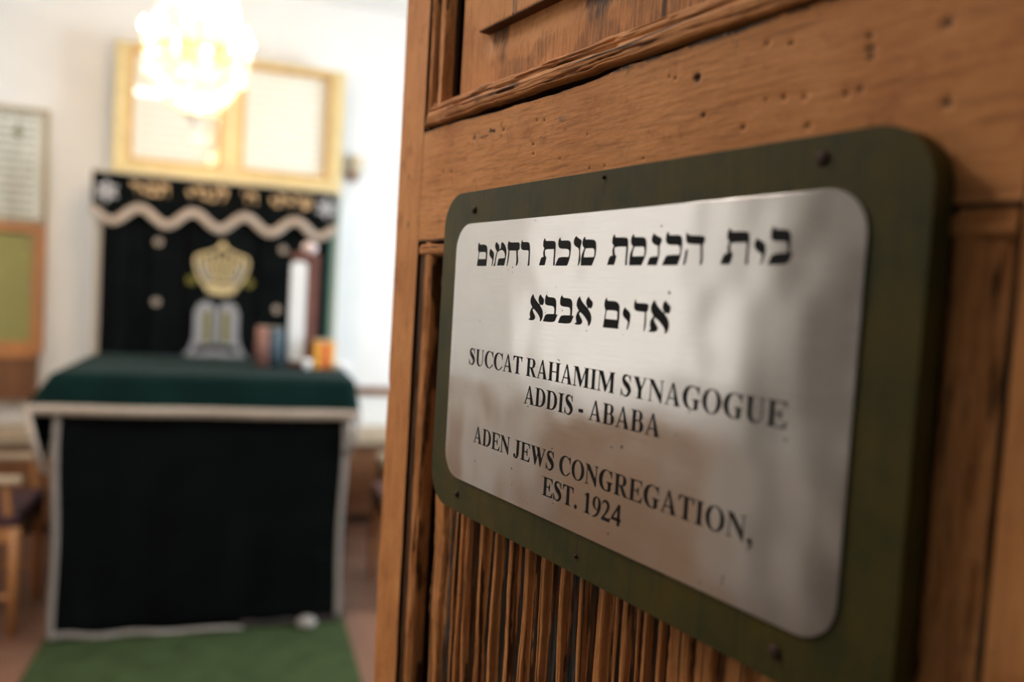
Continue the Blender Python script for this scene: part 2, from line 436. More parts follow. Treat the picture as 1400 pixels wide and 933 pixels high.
# measured dents of the mid rail: u, v, size in mm
PITS = [(0.0777, 0.086, 1), (0.0824, 0.0852, 1), (0.0779, 0.0559, 2), (0.0786, 0.049, 2.2), (0.1415, 0.054, 1.5), (0.1119, 0.0417, 1.6), (0.1459, 0.0316, 1.6), (0.1617, 0.0315, 1.5), (0.1979, 0.0319, 1.8), (0.2377, 0.0721, 4), (0.2155, 0.0765, 2), (0.2206, 0.0749, 2), (0.0899, 0.0713, 2.5), (0.0807, 0.0727, 2), (0.0349, 0.0725, 3), (0.0205, 0.0736, 2), (-0.0097, 0.0731, 4), (-0.0618, 0.0502, 3), (-0.0461, 0.0486, 2.5), (0.238, 0.0714, 4), (0.287, 0.051, 2), (0.298, 0.0502, 3), (0.3101, 0.0481, 3), (0.333, 0.0456, 3), (0.3401, 0.0465, 3), (0.3135, 0.034, 3.5), (0.3772, 0.0661, 5), (0.3801, 0.0337, 4), (0.3433, 0.0637, 4), (0.3439, 0.0594, 3), (0.3425, 0.0691, 3), (0.2446, 0.05, 3), (0.285, 0.0794, 3), (0.2999, 0.0759, 3), (0.2734, 0.0393, 3)]
def smooth(a, b, x):
    t = np.clip((x-a)/(b-a), 0, 1); return t*t*(3-2*t)
# --- mid rail
def rail_h(U, V):
    # ragged upper edge
    Vt = V + np.where(V > .085, (V-.085)/.0065*(.0014*(fnoise(U*40, U*0, 5)-.5)*2 - .0030*smooth(-.05, .0, U)*(1-smooth(.13, .175, U))), 0)
    W = S0 + .0006*(fnoise(U*30, V*60, 3)-.5) + .00035*(fnoise(U*60, V*600, 8)-.5)
    for a, b, s in PITS:
        W = W - .0009*G2(U, V, (a, b), s*.0004)
    W = W - .002*smooth(.0905, .0915, V)*(1-smooth(.10, .2, U))
    return U, Vt, W
def rail_w(U, V):
    r = 0*U; g = 0*U
    for a, b, s in PITS:
        q = G2(U/1.0, V, (a, b), s*.00042); r = r+q*.8
        if s >= 4: g = g+q*.35
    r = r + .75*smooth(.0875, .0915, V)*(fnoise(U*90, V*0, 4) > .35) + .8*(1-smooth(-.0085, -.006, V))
    # old smears below the moulding
    sm = G2(U*.25, V, (.02*.25, .073), .007)*smooth(.52, .66, fnoise(U*190, V*420, 12))*.75 + .30*G2(U*.2, V, (.22*.2, .055), .012)*smooth(.60, .76, fnoise(U*90, V*400, 16)) + .28*smooth(.70, .82, fnoise(U*90, V*330, 18)) + G2(U*.3, V, (.10*.3, .062), .004)*smooth(.5, .7, fnoise(U*110, V*260, 14))
    g = g + .7*G2(U, V, (.11, .067), .006)*smooth(.45, .6, fnoise(U*150, V*200, 19)) + .6*smooth(.0865, .0905, V)*smooth(.45, .6, fnoise(U*60, V*9, 23))
    return r+sm, g
relief('mid_rail', M['wood_h'], np.linspace(-.1036, .4126, 520), np.linspace(-.0092, .0915, 130), rail_h, rail_w, door)
# --- stiles
def stile(u0, u1, seed, nick):
    us = np.linspace(u0, u1, 36); vs = np.concatenate([np.linspace(-DV+.008, -.55, 20), np.linspace(-.545, .33, 330), np.linspace(.34, .60, 8)])
    def hf(U, V):
        edge = (.0022*(fnoise(V*9, V*0+3, seed)-.5) + .0010*(fnoise(V*70, V*0+9, seed+1)-.5))
        Ue = U + edge*np.clip(1-(U-u0)/.02, 0, 1)*(1 if nick else 0)
        W = S0 + .0007*(fnoise(U*40, V*20, seed+2)-.5) - (.0035*np.clip(1-(U-u0)/.0035, 0, 1)**2 if nick else 0)
        if nick: W = W - .003*G2(U, V*.6, (u0+.001, -.151*.6), .0025)
        return Ue, V, W
    def wf(U, V):
        r = .8*smooth(u1-.0011, u1-.0002, U) + (0 if not nick else .55*np.clip(1-(U-u0)/.002, 0, 1)*fnoise(V*60, V*0, 77))
        for a, b, s in ((-.132, .052, 3), (-.128, .008, 3.5), (-.137, -.03, 2), (-.118, -.16, 1.6), (-.139, .118, 2.5), (-.12, -.27, 2)):
            r = r + (.9*G2(U, V*.5, (a, b*.5), s*.0004) if nick else 0)
        g = (.8*G2(U, V*.5, (-.128, .004), .0011)+.7*G2(U, V*.4, (-.121, .023), .0012)) if nick else 0*U
        return r, g
    relief('stile', M['wood_v'], us, vs, hf, wf, door)
stile(-.1575, -.1042, 21, True)
stile(.4134, .470, 31, False)
# --- dark hollow core behind gaps
MB().box(-.1035-DU, .413-DU, .034, .050, -1.20+DV, .56+DV).build('core', M['dark_core'], door)
MB().box(-.104-DU, .413-DU, -S0, -BACK, -1.4975+DV, -1.25+DV).build('bottom_rail', M['wood_h'], door, bevel=.001)
MB().box(-.104-DU, .413-DU, -S0, -BACK, .52+DV, .60+DV).build('top_rail', M['wood_h'], door, bevel=.001)

# --- mouldings: profile (s across from outer edge to inner edge, w), swept along; mitred ends
def moulding(name, m, a0, a1, s0, s1, axis, inward, prof, seed, wearf=None, n=260, mit0=1, mit1=1, rag=.0012, smax=1):
    """axis 'h': runs along u from a0..a1, s measured in v from s0 (outer) to s1 (inner)"""
    np_ = 44
    t = np.linspace(0, 1, np_); ws = np.interp(t, [p[0] for p in prof], [p[1] for p in prof])
    al = np.linspace(0, 1, n)
    A, T = np.meshgrid(al, t); Wd = np.repeat(ws[:, None], n, 1)
    sw = abs(s1-s0)
    lo = a0 + mit0*sw*T; hi = a1 - mit1*sw*T
    P = lo + (hi-lo)*A
    Q = s0 + (s1-s0)*T + rag*(fnoise(P*45, T*0, seed)-.5)*2*np.where((T < .12) | (T > .88), 1, .25)
    ns = fnoise(P*25, T*14, seed+3); 
    gouge = smooth(.60, .74, ns)*np.where((T > .1) & (T < .95), 1, 0)
    grain = fnoise(P*60, T*60, seed+5)-.5
    W = Wd - .0022*gouge + .0011*grain
    if axis == 'h': U, V = P, Q
    else: U, V = Q, P
    co = np.stack([U-DU, -W, V+DV], -1).reshape(-1, 3)
    nx, ny = n, np_
    I = (np.arange(ny-1)[:, None]*nx+np.arange(nx-1)[None, :]).ravel()
    f = np.stack([I, I+1, I+nx+1, I+nx], 1)
    back = co.copy().reshape(ny, nx, 3)
    ring = [j*nx for j in range(ny)] + [(ny-1)*nx+i for i in range(1, nx)] + [j*nx+nx-1 for j in range(ny-2, -1, -1)] + [i for i in range(nx-2, 0, -1)]
    rb = co[ring].copy(); rb[:, 1] = .030; fr_ = co[ring].copy()
    R = len(ring); k = np.arange(R); ra = np.array(ring); base = nx*ny
    fs = np.concatenate([f, np.stack([base+R+k, base+R+(k+1) % R, base+(k+1) % R, base+k], 1)])
    allco = np.concatenate([co, rb, fr_])
    me = bpy.data.meshes.new(name); me.from_pydata(allco.tolist(), [], fs.tolist()); me.update()
    c = np.zeros((len(allco), 4), np.float32); c[:, 3] = 1
    r = .6*gouge*smooth(.35, .6, fnoise(P*60, T*30, seed+9)) + .5*smooth(.55, .68, fnoise(P*22, T*16, seed+11)) ; g = 0*r
    if wearf: rr, gg = wearf(P, T); r = r+rr; g = g+gg
    c[:base, 0] = np.clip(r, 0, 1).ravel(); c[:base, 1] = np.clip(g, 0, 1).ravel(); c[base:, 0] = .9
    at = me.color_attributes.new('wear', 'FLOAT_COLOR', 'POINT'); at.data.foreach_set('color', c.ravel())
    me.materials.append(m)
    o = bpy.data.objects.new(name, me); COL.objects.link(o); o.parent = door; me.shade_smooth()
    return o
bol = [(0, -.020), (.03, -.0135), (.10, -.0125), (.45, -.0115), (.56, -.0125), (.62, -.0140), (.70, -.0125), (.90, -.0130), (.95, -.0145), (1, -.026)]
# lower moulding of the upper panel, standing proud of the rail
def wm(P, T):
    crack = np.exp(-((T-(.52+.10*np.sin(P*30)))/.045)**2)*smooth(.10, .16, P)*(1-smooth(.24, .27, P))
    crack2 = np.exp(-((T-(.40+(P-.02)*2.4))/.05)**2)*smooth(-.01, .0, P)*(1-smooth(.05, .07, P))
    return .9*crack + crack2, .25*crack
moulding('moulding', M['wood_h'], -.0985, .4125, .0935, .1125, 'h', 1, bol, 51, wm)
flat = [(0, -.024), (.05, -.018), (.10, -.0165), (.28, -.0165), (.34, -.0215), (.42, -.0225), (.50, -.0195), (.60, -.018), (.92, -.0165), (1, -.026)]
def wv(P, T):
    return .85*smooth(.30, .36, T)*(1-smooth(.48, .56, T)), .8*np.exp(-((T-.41)/.05)**2)*smooth(.42, .56, fnoise(P*30, T*3, 61))
moulding('moulding', M['wood_v'], .0935, .52, -.1030, -.0715, 'v', 1, flat, 52, wv, mit0=0, mit1=0, rag=.0006)
moulding('moulding', M['wood_v'], .0935, .52, .4125, .384, 'v', 1, flat, 57, wv, mit0=0, mit1=0, rag=.0006)
# mouldings of the lower panel
flat2 = [(0, -.024), (.05, -.0185), (.12, -.018), (.42, -.0185), (.5, -.0165), (.58, -.016), (.80, -.0165), (.93, -.018), (1, -.028)]
def wv2(P, T):
    return .9*(1-smooth(.34, .46, T)) + .35*smooth(.86, .97, T), .45*np.exp(-((T-.1)/.1)**2)*smooth(.4, .6, fnoise(P*20, T*3, 66))
moulding('moulding', M['wood_v'], -.010, -1.25, -.1025, -.0745, 'v', 1, flat2, 53, wv2, n=420, mit0=0, mit1=0, rag=.0005)
moulding('moulding', M['wood_v'], -.010, -1.25, .4120, .3845, 'v', 1, flat2, 54, lambda P, T: (.8*(1-smooth(.05, .14, T)), .9*(1-smooth(.04, .12, T))*smooth(.35, .5, fnoise(P*40, T, 68))), n=420, mit0=0, mit1=0, rag=.0008)
moulding('moulding', M['wood_h'], -.0985, .4115, -.0115, -.0235, 'h', 1, [(0, -.024), (.06, -.017), (.2, -.0150), (.7, -.0150), (.9, -.018), (1, -.026)], 55, lambda P, T: (.8*smooth(.8, .95, T), .6*smooth(.85, .95, T)*(fnoise(P*40, T, 4) > .4)), mit0=0, mit1=0, rag=.0006)

# --- upper panel, bevelled base and raised field
def up_h(U, V): return -.0262 - .0030*smooth(.135, .158, V)*smooth(-.03, -.01, U) + .0006*(fnoise(U*90, V*12, 71)-.5)+.0004*(fnoise(U*30, V*30, 73)-.5)
def up_w(U, V):
    grime = smooth(.45, .62, fnoise(U*38, V*22, 75))*smooth(.125, .155, V)*smooth(-.03, .0, U)*(1-smooth(.14, .2, U))
    cr = np.exp(-((U-.196)/.0012)**2)*.9
    low = (1-smooth(.1125, .119, V))*smooth(.4, .6, fnoise(U*50, V*30, 79))
    brown = .33*smooth(-.03, .02, U)*smooth(.36, .58, fnoise(U*22, V*26, 81))
    return .6*grime+cr+.5*low+1.5*brown, .75*grime*smooth(.5, .66, fnoise(U*60, V*16, 83))+.5*low*smooth(.5, .6, fnoise(U*40, V*10, 84))
relief('panel', M['wood_v'], np.linspace(-.057, .384, 420), np.concatenate([np.linspace(.100, .24, 130), np.linspace(.245, .52, 20)]), up_h, up_w, door, skirt=-.032)
def fd_h(U, V): return -.0192 - .0008*(1-smooth(.1595, .1605, V)) + .0005*(fnoise(U*80, V*14, 72)-.5)
def fd_w(U, V): return 1.2*(1-smooth(.1598, .1612, V))+.9*np.exp(-((U-.034)/.0009)**2)*(1-smooth(.17, .18, V)), .9*np.exp(-((U-.037)/.0016)**2)*(1-smooth(.168, .176, V))+.6*(1-smooth(.1596, .1603, V))  # bottom edge of the field coloured dark as its shade line
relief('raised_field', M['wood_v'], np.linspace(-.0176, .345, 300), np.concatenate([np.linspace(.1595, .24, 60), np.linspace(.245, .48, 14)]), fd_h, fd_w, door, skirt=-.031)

# --- lower panel: weathered, the soft grain eaten away between proud ridges
RID = [(-.044, .0105, .95), (-.0165, .0022, .5), (-.005, .0032, .8), (.008, .0036, .9), (.031, .0038, 1), (.052, .0037, 1), (.0735, .0040, 1), (.0945, .0042, 1), (.1165, .0042, 1),
       (.1385, .0040, 1), (.1605, .0040, .95), (.1815, .0045, 1), (.1925, .0018, .45), (.2035, .0034, .9), (.2125, .002, .6), (.2215, .0032, .85), (.2335, .0028, .7), (.2485, .0085, .9), (.268, .0075, .9),
       (.290, .009, .85), (.315, .012, .9), (.345, .014, .95), (.374, .011, .95)]
def ridge_field(U, V):
    H = np.zeros_like(U)
    for i, (c, hw, a) in enumerate(RID):
        cc = c + .0020*(vnoise(V*8+i*7.3, V*0, 90)-.5) + .0003*(vnoise(V*70+i*3.1, V*0, 91)-.5)
        ww = hw*(.86+.3*vnoise(V*16+i*5.7, V*0, 92))*(.94+.13*vnoise(V*160+i, V*0, 95))
        aa = a*(.75+.35*vnoise(V*18+i*2.3, V*0, 93))
        H = np.maximum(H, aa*np.exp(-np.abs((U-cc)/ww)**(5.0 if hw < .006 else 9.0)))
        H = np.maximum(H, .42*aa*np.exp(-np.abs((U-cc-.35*ww)/(ww*1.75))**4.0))
    return H
_c = {}
def RF(U, V):
    k = U.shape
    if k not in _c: _c[k] = ridge_field(U, V)
    return _c[k]
def lp_h(U, V):
    H = RF(U, V)
    fine = fnoise(U*900, V*22, 96)-.5
    return -.0268 + .0066*H + .0022*fine*(1.2-H) + .0009*(fnoise(U*1500, V*40, 98)-.5)
def lp_w(U, V):
    H = RF(U, V)
    n = fnoise(U*700, V*16, 97)
    r = (1-smooth(.20, .46, H+.35*(n-.5)))*.95
    streak = .8*smooth(.60, .70, fnoise(U*520, V*5, 99))
    t = (1-smooth(.10, .35, H))*smooth(.42, .52, fnoise(U*120, V*22, 101))*(1-smooth(.24, .27, U))
    blue = .8*np.exp(-((U-(-.0255+.003*(vnoise(V*9, V*0, 102)-.5)))/.003)**2)*smooth(.45, .6, fnoise(U*200, V*24, 103))
    return np.clip(r+streak, 0, 1), np.clip(t+blue, 0, 1)
relief('panel', M['wood_v'], np.linspace(-.0570, .3835, 760), np.concatenate([np.linspace(-1.25, -.53, 30), np.linspace(-.52, -.018, 420)]), lp_h, lp_w, door, skirt=-.032)
# hinges, on the inner edge of the right stile
for hz in (-1.25, -.35, .40):
    MB().bar((.006, .020, hz+DV-.045), (.006, .020, hz+DV+.045), .006, n=12).build('hinge', M['rust'], door, smooth=False)

# ================================================================ the plaque on the door
sign = empty('name_plaque', O_ + E_*.18 + Vector((0, 0, DV-.2264)), door.rotation_euler.z)
tag(sign, 'dark green board with black-lettered brushed steel name plate, screwed to the worn door', 'sign')
def PL(u, v, w): return (u-.18, -w, v+.2264)
def rrect(u0, u1, v0, v1, r, n=14):
    pts = []
    for cx, cy, a0 in ((u1-r, v1-r, 0), (u0+r, v1-r, 90), (u0+r, v0+r, 180), (u1-r, v0+r, 270)):
        for k in range(n+1):
            a = math.radians(a0+90*k/n); pts.append((cx+r*math.cos(a), cy+r*math.sin(a)))
    return pts
mp_ = lambda x, z, t: PL(x, z, t)
MB().prism(rrect(-.0245, .3865, -.2264, .0250, .027), -.0152, -.0012, mp_).build('backing_board', M['board'], sign, bevel=.0007)
plate = MB().prism(rrect(0, .36, -.2, 0, .0205), -.0012, 0, mp_).build('metal_plate', M['steel'], sign, bevel=.0003)
plate['label'] = 'brushed steel plate engraved with black Hebrew and English lettering'
for i, (u, v, r) in enumerate([(.0237, .0105, .0030), (.3344, .0143, .0034), (.3297, -.2125, .0034), (.0209, -.2125, .0028), (.1771, -.2145, .0013), (.1807, .0205, .0012)]):
    mb = MB()
    prof = [(r, 0), (r*.98, .0006), (r*.8, .0013), (r*.45, .0018), (0.00001, .0019)]
    vs = []; n = 18
    for rr, h in prof:
        for k in range(n):
            a = 2*math.pi*k/n; vs.append(PL(u+rr*math.cos(a), v+rr*math.sin(a), -.0012+h))
    fs = [(j*n+k, j*n+(k+1) % n, (j+1)*n+(k+1) % n, (j+1)*n+k) for j in range(len(prof)-1) for k in range(n)]
    mb.add(vs, fs)
    s_ = mb.build('screw' if r > .002 else 'nail', M['rust'], sign, smooth=True)
# splits in the board above and below the middle nails (fine dark slits)
def slit(pts, wd):
    mb = MB(); n = len(pts)
    vs = []
    for k, (u, v) in enumerate(pts):
        ww = wd*(1 if 0 < k < n-1 else .3)
        vs += [PL(u-ww, v, -.00115), PL(u+ww, v, -.00115)]
    mb.add(vs, [(2*k, 2*k+1, 2*k+3, 2*k+2) for k in range(n-1)])
    mb.build('split', M['rust'], sign)
slit([(.1805, .0246), (.1811, .018), (.1802, .012), (.1808, .0085)], .0006)
slit([(.1768, -.2005), (.1774, -.208), (.1769, -.215), (.1772, -.2255)], .0004)

# --- lettering
def text_mesh(name, polys_uv, parent, m, t0, t1, mp):
    mb = MB()
    for kind, data in polys_uv:
        if kind == 'poly':
            outer = data[0]; holes = data[1:]
            tris = tessellate_polygon([[Vector((x, z, 0)) for x, z in pl] for pl in data])
            vs = [q for pl in data for q in pl]
            b = len(mb.v); mb.v += [mp(x, z, t1) for x, z in vs]; mb.f += [tuple(b+i for i in t) for t in tris]
        else:  # strip between two equally long outlines
            a, c = data; n = len(a)
            b = len(mb.v); mb.v += [mp(x, z, t1) for x, z in a] + [mp(x, z, t1) for x, z in c]
            mb.f += [(b+i, b+i+1, b+n+i+1, b+n+i) for i in range(n-1)]
    return mb.build(name, m, parent, fix=False)
HG = {
    'mem_end': (130,[[(17.0,181.0),(26.0,162.0),(89.0,163.0),(114.0,153.0),(128.0,134.0),(130.0,106.0),(130.0,59.0),(126.0,0.0),(0.0,0.0),(8.0,55.0),(16.0,105.0),(3.0,122.0),(0.0,146.0),(7.0,169.0)],[(24.0,105.0),(100.0,106.0),(113.0,99.0),(113.0,73.0),(114.0,53.0),(17.0,53.0),(19.0,84.0)]]),
    'yod': (72,[[(17.0,130.0),(34.0,119.0),(63.0,104.0),(72.0,83.0),(69.0,51.0),(63.0,23.0),(52.0,0.0),(44.0,5.0),(53.0,33.0),(51.0,51.0),(27.0,63.0),(7.0,78.0),(0.0,101.0),(9.0,119.0)]]),
    'mem': (159,[[(25.0,176.0),(51.0,160.0),(64.0,146.0),(66.0,125.0),(77.0,122.0),(88.0,140.0),(85.0,163.0),(97.0,174.0),(124.0,162.0),(146.0,139.0),(158.0,112.0),(159.0,80.0),(147.0,31.0),(139.0,3.0),(49.0,3.0),(63.0,50.0),(71.0,55.0),(136.0,56.0),(146.0,62.0),(139.0,94.0),(121.0,110.0),(95.0,117.0),(65.0,111.0),(44.0,100.0),(34.0,77.0),(28.0,45.0),(23.0,0.0),(0.0,1.0),(4.0,13.0),(14.0,18.0),(18.0,55.0),(28.0,87.0),(38.0,105.0),(15.0,128.0),(8.0,151.0),(15.0,167.0)]]),
    'het': (146,[[(13.0,181.0),(23.0,166.0),(126.0,167.0),(141.0,160.0),(146.0,136.0),(144.0,116.0),(125.0,108.0),(128.0,75.0),(138.0,40.0),(134.0,18.0),(120.0,0.0),(113.0,4.0),(117.0,31.0),(115.0,66.0),(108.0,108.0),(25.0,110.0),(24.0,81.0),(20.0,40.0),(6.0,0.0),(1.0,2.0),(8.0,41.0),(12.0,81.0),(13.0,110.0),(3.0,126.0),(0.0,153.0),(6.0,168.0)]]),
    'resh': (125,[[(15.0,183.0),(23.0,166.0),(90.0,165.0),(110.0,157.0),(119.0,136.0),(124.0,98.0),(125.0,55.0),(125.0,3.0),(104.0,0.0),(106.0,12.0),(110.0,55.0),(108.0,102.0),(100.0,107.0),(33.0,109.0),(10.0,117.0),(0.0,139.0),(3.0,163.0)]]),
    'tav': (168,[[(48.0,186.0),(58.0,166.0),(146.0,164.0),(161.0,156.0),(167.0,133.0),(168.0,92.0),(166.0,43.0),(168.0,4.0),(153.0,0.0),(152.0,39.0),(154.0,76.0),(152.0,109.0),(73.0,111.0),(55.0,104.0),(56.0,86.0),(61.0,65.0),(75.0,56.0),(68.0,23.0),(59.0,3.0),(0.0,3.0),(14.0,44.0),(24.0,58.0),(44.0,59.0),(37.0,86.0),(44.0,111.0),(50.0,117.0),(34.0,128.0),(32.0,153.0),(37.0,174.0)]]),
    'kaf': (149,[[(35.0,183.0),(44.0,163.0),(117.0,163.0),(138.0,155.0),(147.0,135.0),(149.0,103.0),(145.0,67.0),(140.0,39.0),(121.0,0.0),(0.0,0.0),(20.0,40.0),(36.0,57.0),(129.0,56.0),(136.0,71.0),(134.0,95.0),(120.0,108.0),(44.0,110.0),(24.0,122.0),(17.0,142.0),(20.0,167.0),(27.0,179.0)]]),
    'vav': (84,[[(24.0,188.0),(44.0,174.0),(77.0,163.0),(84.0,147.0),(75.0,120.0),(72.0,104.0),(77.0,73.0),(82.0,41.0),(76.0,18.0),(65.0,0.0),(58.0,2.0),(62.0,26.0),(66.0,73.0),(62.0,101.0),(50.0,113.0),(23.0,121.0),(3.0,137.0),(0.0,153.0),(8.0,173.0)]]),
    'samekh': (135,[[(25.0,181.0),(32.0,162.0),(105.0,161.0),(124.0,151.0),(133.0,131.0),(135.0,97.0),(133.0,63.0),(121.0,32.0),(103.0,0.0),(2.0,0.0),(0.0,37.0),(4.0,68.0),(20.0,99.0),(25.0,109.0),(8.0,123.0),(3.0,143.0),(7.0,166.0)],[(38.0,107.0),(104.0,107.0),(117.0,101.0),(122.0,82.0),(119.0,53.0),(25.0,52.0),(25.0,80.0)]]),
    'nun': (92,[[(34.0,179.0),(49.0,165.0),(82.0,154.0),(92.0,140.0),(87.0,121.0),(76.0,104.0),(81.0,78.0),(80.0,48.0),(66.0,0.0),(0.0,1.0),(8.0,31.0),(19.0,49.0),(70.0,50.0),(70.0,78.0),(66.0,107.0),(38.0,116.0),(21.0,132.0),(20.0,158.0)]]),
    'he': (136,[[(13.0,176.0),(24.0,157.0),(122.0,153.0),(134.0,143.0),(136.0,124.0),(129.0,113.0),(122.0,103.0),(127.0,62.0),(130.0,21.0),(123.0,1.0),(111.0,1.0),(115.0,34.0),(112.0,74.0),(107.0,107.0),(34.0,111.0),(14.0,120.0),(8.0,143.0),(9.0,163.0)],[(22.0,86.0),(28.0,82.0),(24.0,51.0),(20.0,18.0),(10.0,0.0),(0.0,2.0),(7.0,35.0),(10.0,76.0)]]),
    'bet': (160,[[(27.0,183.0),(38.0,165.0),(105.0,165.0),(129.0,156.0),(141.0,130.0),(142.0,90.0),(141.0,54.0),(160.0,55.0),(149.0,31.0),(129.0,0.0),(0.0,1.0),(14.0,28.0),(29.0,53.0),(123.0,56.0),(124.0,82.0),(118.0,101.0),(101.0,108.0),(40.0,109.0),(15.0,117.0),(9.0,141.0),(14.0,170.0)]]),
    'alef': (162,[[(37.0,181.0),(46.0,162.0),(70.0,139.0),(104.0,117.0),(132.0,95.0),(153.0,69.0),(158.0,38.0),(150.0,15.0),(138.0,0.0),(128.0,0.0),(129.0,17.0),(119.0,32.0),(95.0,54.0),(68.0,72.0),(41.0,85.0),(23.0,102.0),(11.0,121.0),(9.0,141.0),(19.0,165.0)],[(120.0,182.0),(130.0,168.0),(157.0,152.0),(162.0,135.0),(155.0,115.0),(143.0,107.0),(130.0,114.0),(118.0,108.0),(111.0,100.0),(107.0,103.0),(114.0,117.0),(99.0,136.0),(100.0,163.0)],[(40.0,91.0),(47.0,85.0),(39.0,71.0),(51.0,52.0),(72.0,33.0),(73.0,18.0),(62.0,5.0),(33.0,0.0),(7.0,2.0),(0.0,8.0),(19.0,15.0),(14.0,30.0),(9.0,46.0),(16.0,70.0),(31.0,88.0)]]),
    'dalet': (124,[[(14.0,181.0),(18.0,163.0),(22.0,158.0),(108.0,159.0),(122.0,153.0),(124.0,132.0),(118.0,114.0),(107.0,108.0),(111.0,78.0),(112.0,43.0),(107.0,15.0),(101.0,0.0),(96.0,0.0),(97.0,14.0),(98.0,50.0),(99.0,85.0),(95.0,109.0),(29.0,111.0),(9.0,118.0),(0.0,137.0),(3.0,166.0)]]),
}
def cat_smooth(p, it=2):
    """Chaikin rounding that keeps sharp corners"""
    for _ in range(it):
        out = []
        n = len(p)
        for i in range(n):
            a = Vector(p[i-1]); b = Vector(p[i]); c = Vector(p[(i+1) % n])
            d1 = (b-a); d2 = (c-b)
            if d1.length < 1e-9 or d2.length < 1e-9: continue
            ang = abs(d1.angle(d2)) if d1.length and d2.length else 0
            if ang > 1.05: out.append((b.x, b.y))
            else:
                f = .25
                out.append(tuple(b-d1*f)); out.append(tuple(b+d2*f))
        p = out
    return p
def heb_glyph(ch, x0, x1, base, sc=1.0):
    """polygons of a Hebrew letter fitted to x0..x1"""
    wd, pls = HG[ch]
    k = (x1-x0)/wd
    out = []
    pp = [[(x0+a*k, base+b*1e-4*sc) for a, b in cat_smooth(pl)] for pl in pls]
    if ch in ('mem_end', 'samekh', 'mem_end2'): return [('poly', pp)]
    return [('poly', [q]) for q in pp]
SPECKS = [(0.2349, -0.0113, 1.0), (0.1742, -0.0733, 1.0), (0.1288, -0.064, 0.7), (0.1475, -0.0619, 0.7), (0.0851, -0.0339, 0.8), (0.0851, -0.0376, 0.6), (0.1113, -0.0029, 0.7), (0.1099, -0.002, 0.7), (0.1004, -0.1001, 0.7), (0.1049, -0.0967, 0.6), (0.1016, -0.1023, 0.5), (0.0466, -0.1089, 0.8), (0.1464, -0.0937, 0.9), (0.1477, -0.0943, 0.7), (0.1461, -0.1523, 0.9), (0.1086, -0.1536, 0.5), (0.2047, -0.0697, 0.8), (0.0433, -0.0744, 0.7), (0.0262, -0.0629, 0.5), (0.0995, -0.1755, 0.9), (0.0977, -0.1749, 0.6), (0.1002, -0.1801, 0.5), (0.1009, -0.1836, 0.5), (0.1009, -0.1867, 0.5), (0.0482, -0.1807, 0.8), (0.0587, -0.1915, 0.8), (0.0336, -0.1679, 1.0), (0.1504, -0.1876, 0.7), (0.2071, -0.1915, 0.8), (0.1218, -0.195, 0.6), (0.2511, -0.1944, 0.9), (0.2313, -0.2002, 0.6), (0.2052, -0.1402, 0.9), (0.2143, -0.1383, 1.4), (0.2446, -0.0479, 1.4), (0.2574, -0.1238, 1.2), (0.2655, -0.1101, 1.3), (0.2963, -0.1883, 1.3), (0.2961, -0.191, 0.9), (0.2817, -0.1958, 0.8), (0.2776, -0.1964, 0.7), (0.2089, -0.0733, 0.7), (0.3272, -0.1135, 1), (0.1294, -0.0506, 0.4), (0.139, -0.0471, 0.5), (0.2067, -0.0261, 1.0), (0.0795, -0.0357, 0.5), (0.1304, -0.1234, 0.5), (0.1151, -0.1291, 0.7), (0.0865, -0.1175, 0.5), (0.0877, -0.119, 0.6), (0.188, -0.0934, 0.5)]
mb = MB()
for k, (u, v, s) in enumerate(SPECKS):
    r = s*.00055
    n = 7; vs = [mp_(u+r*(1+.3*math.sin(k*3+j*2.1))*math.cos(2*math.pi*j/n), v+r*(1+.5*math.sin(k*5))*math.sin(2*math.pi*j/n), .00010) for j in range(n)]
    mb.add(vs, [tuple(range(n))])
tag(mb.build('dirt_specks', M['rust'], plate, fix=False), kind='stuff')
L1 = [('mem_end', 0.0342, 0.0486), ('yod', 0.0515, 0.0585), ('mem', 0.0584, 0.0755), ('het', 0.0767, 0.0927), ('resh', 0.0941, 0.1061), ('tav', 0.118, 0.1361), ('kaf', 0.1368, 0.1529), ('vav', 0.1553, 0.1637), ('samekh', 0.1641, 0.1787), ('tav', 0.19, 0.2082), ('samekh', 0.2099, 0.2239), ('nun', 0.2254, 0.2361), ('kaf', 0.2373, 0.252), ('he', 0.2534, 0.2682), ('tav', 0.2796, 0.2975), ('yod', 0.3003, 0.3077), ('bet', 0.3092, 0.3233)]
L2 = [('alef', 0.1093, 0.1266), ('bet', 0.1266, 0.1426), ('bet', 0.1437, 0.1602), ('alef', 0.1615, 0.1789), ('mem_end', 0.1899, 0.2044), ('yod', 0.2071, 0.2143), ('dalet', 0.2166, 0.2289), ('alef', 0.2299, 0.2467)]
g = []
for ch, a, b in L1: g += heb_glyph(ch, a, b, -.0330)
text_mesh('lettering', g, plate, M['ink'], 0, .00012, mp_)
g = []
for ch, a, b in L2: g += heb_glyph(ch, a, b, -.0702)
text_mesh('lettering', g, plate, M['ink'], 0, .00012, mp_)

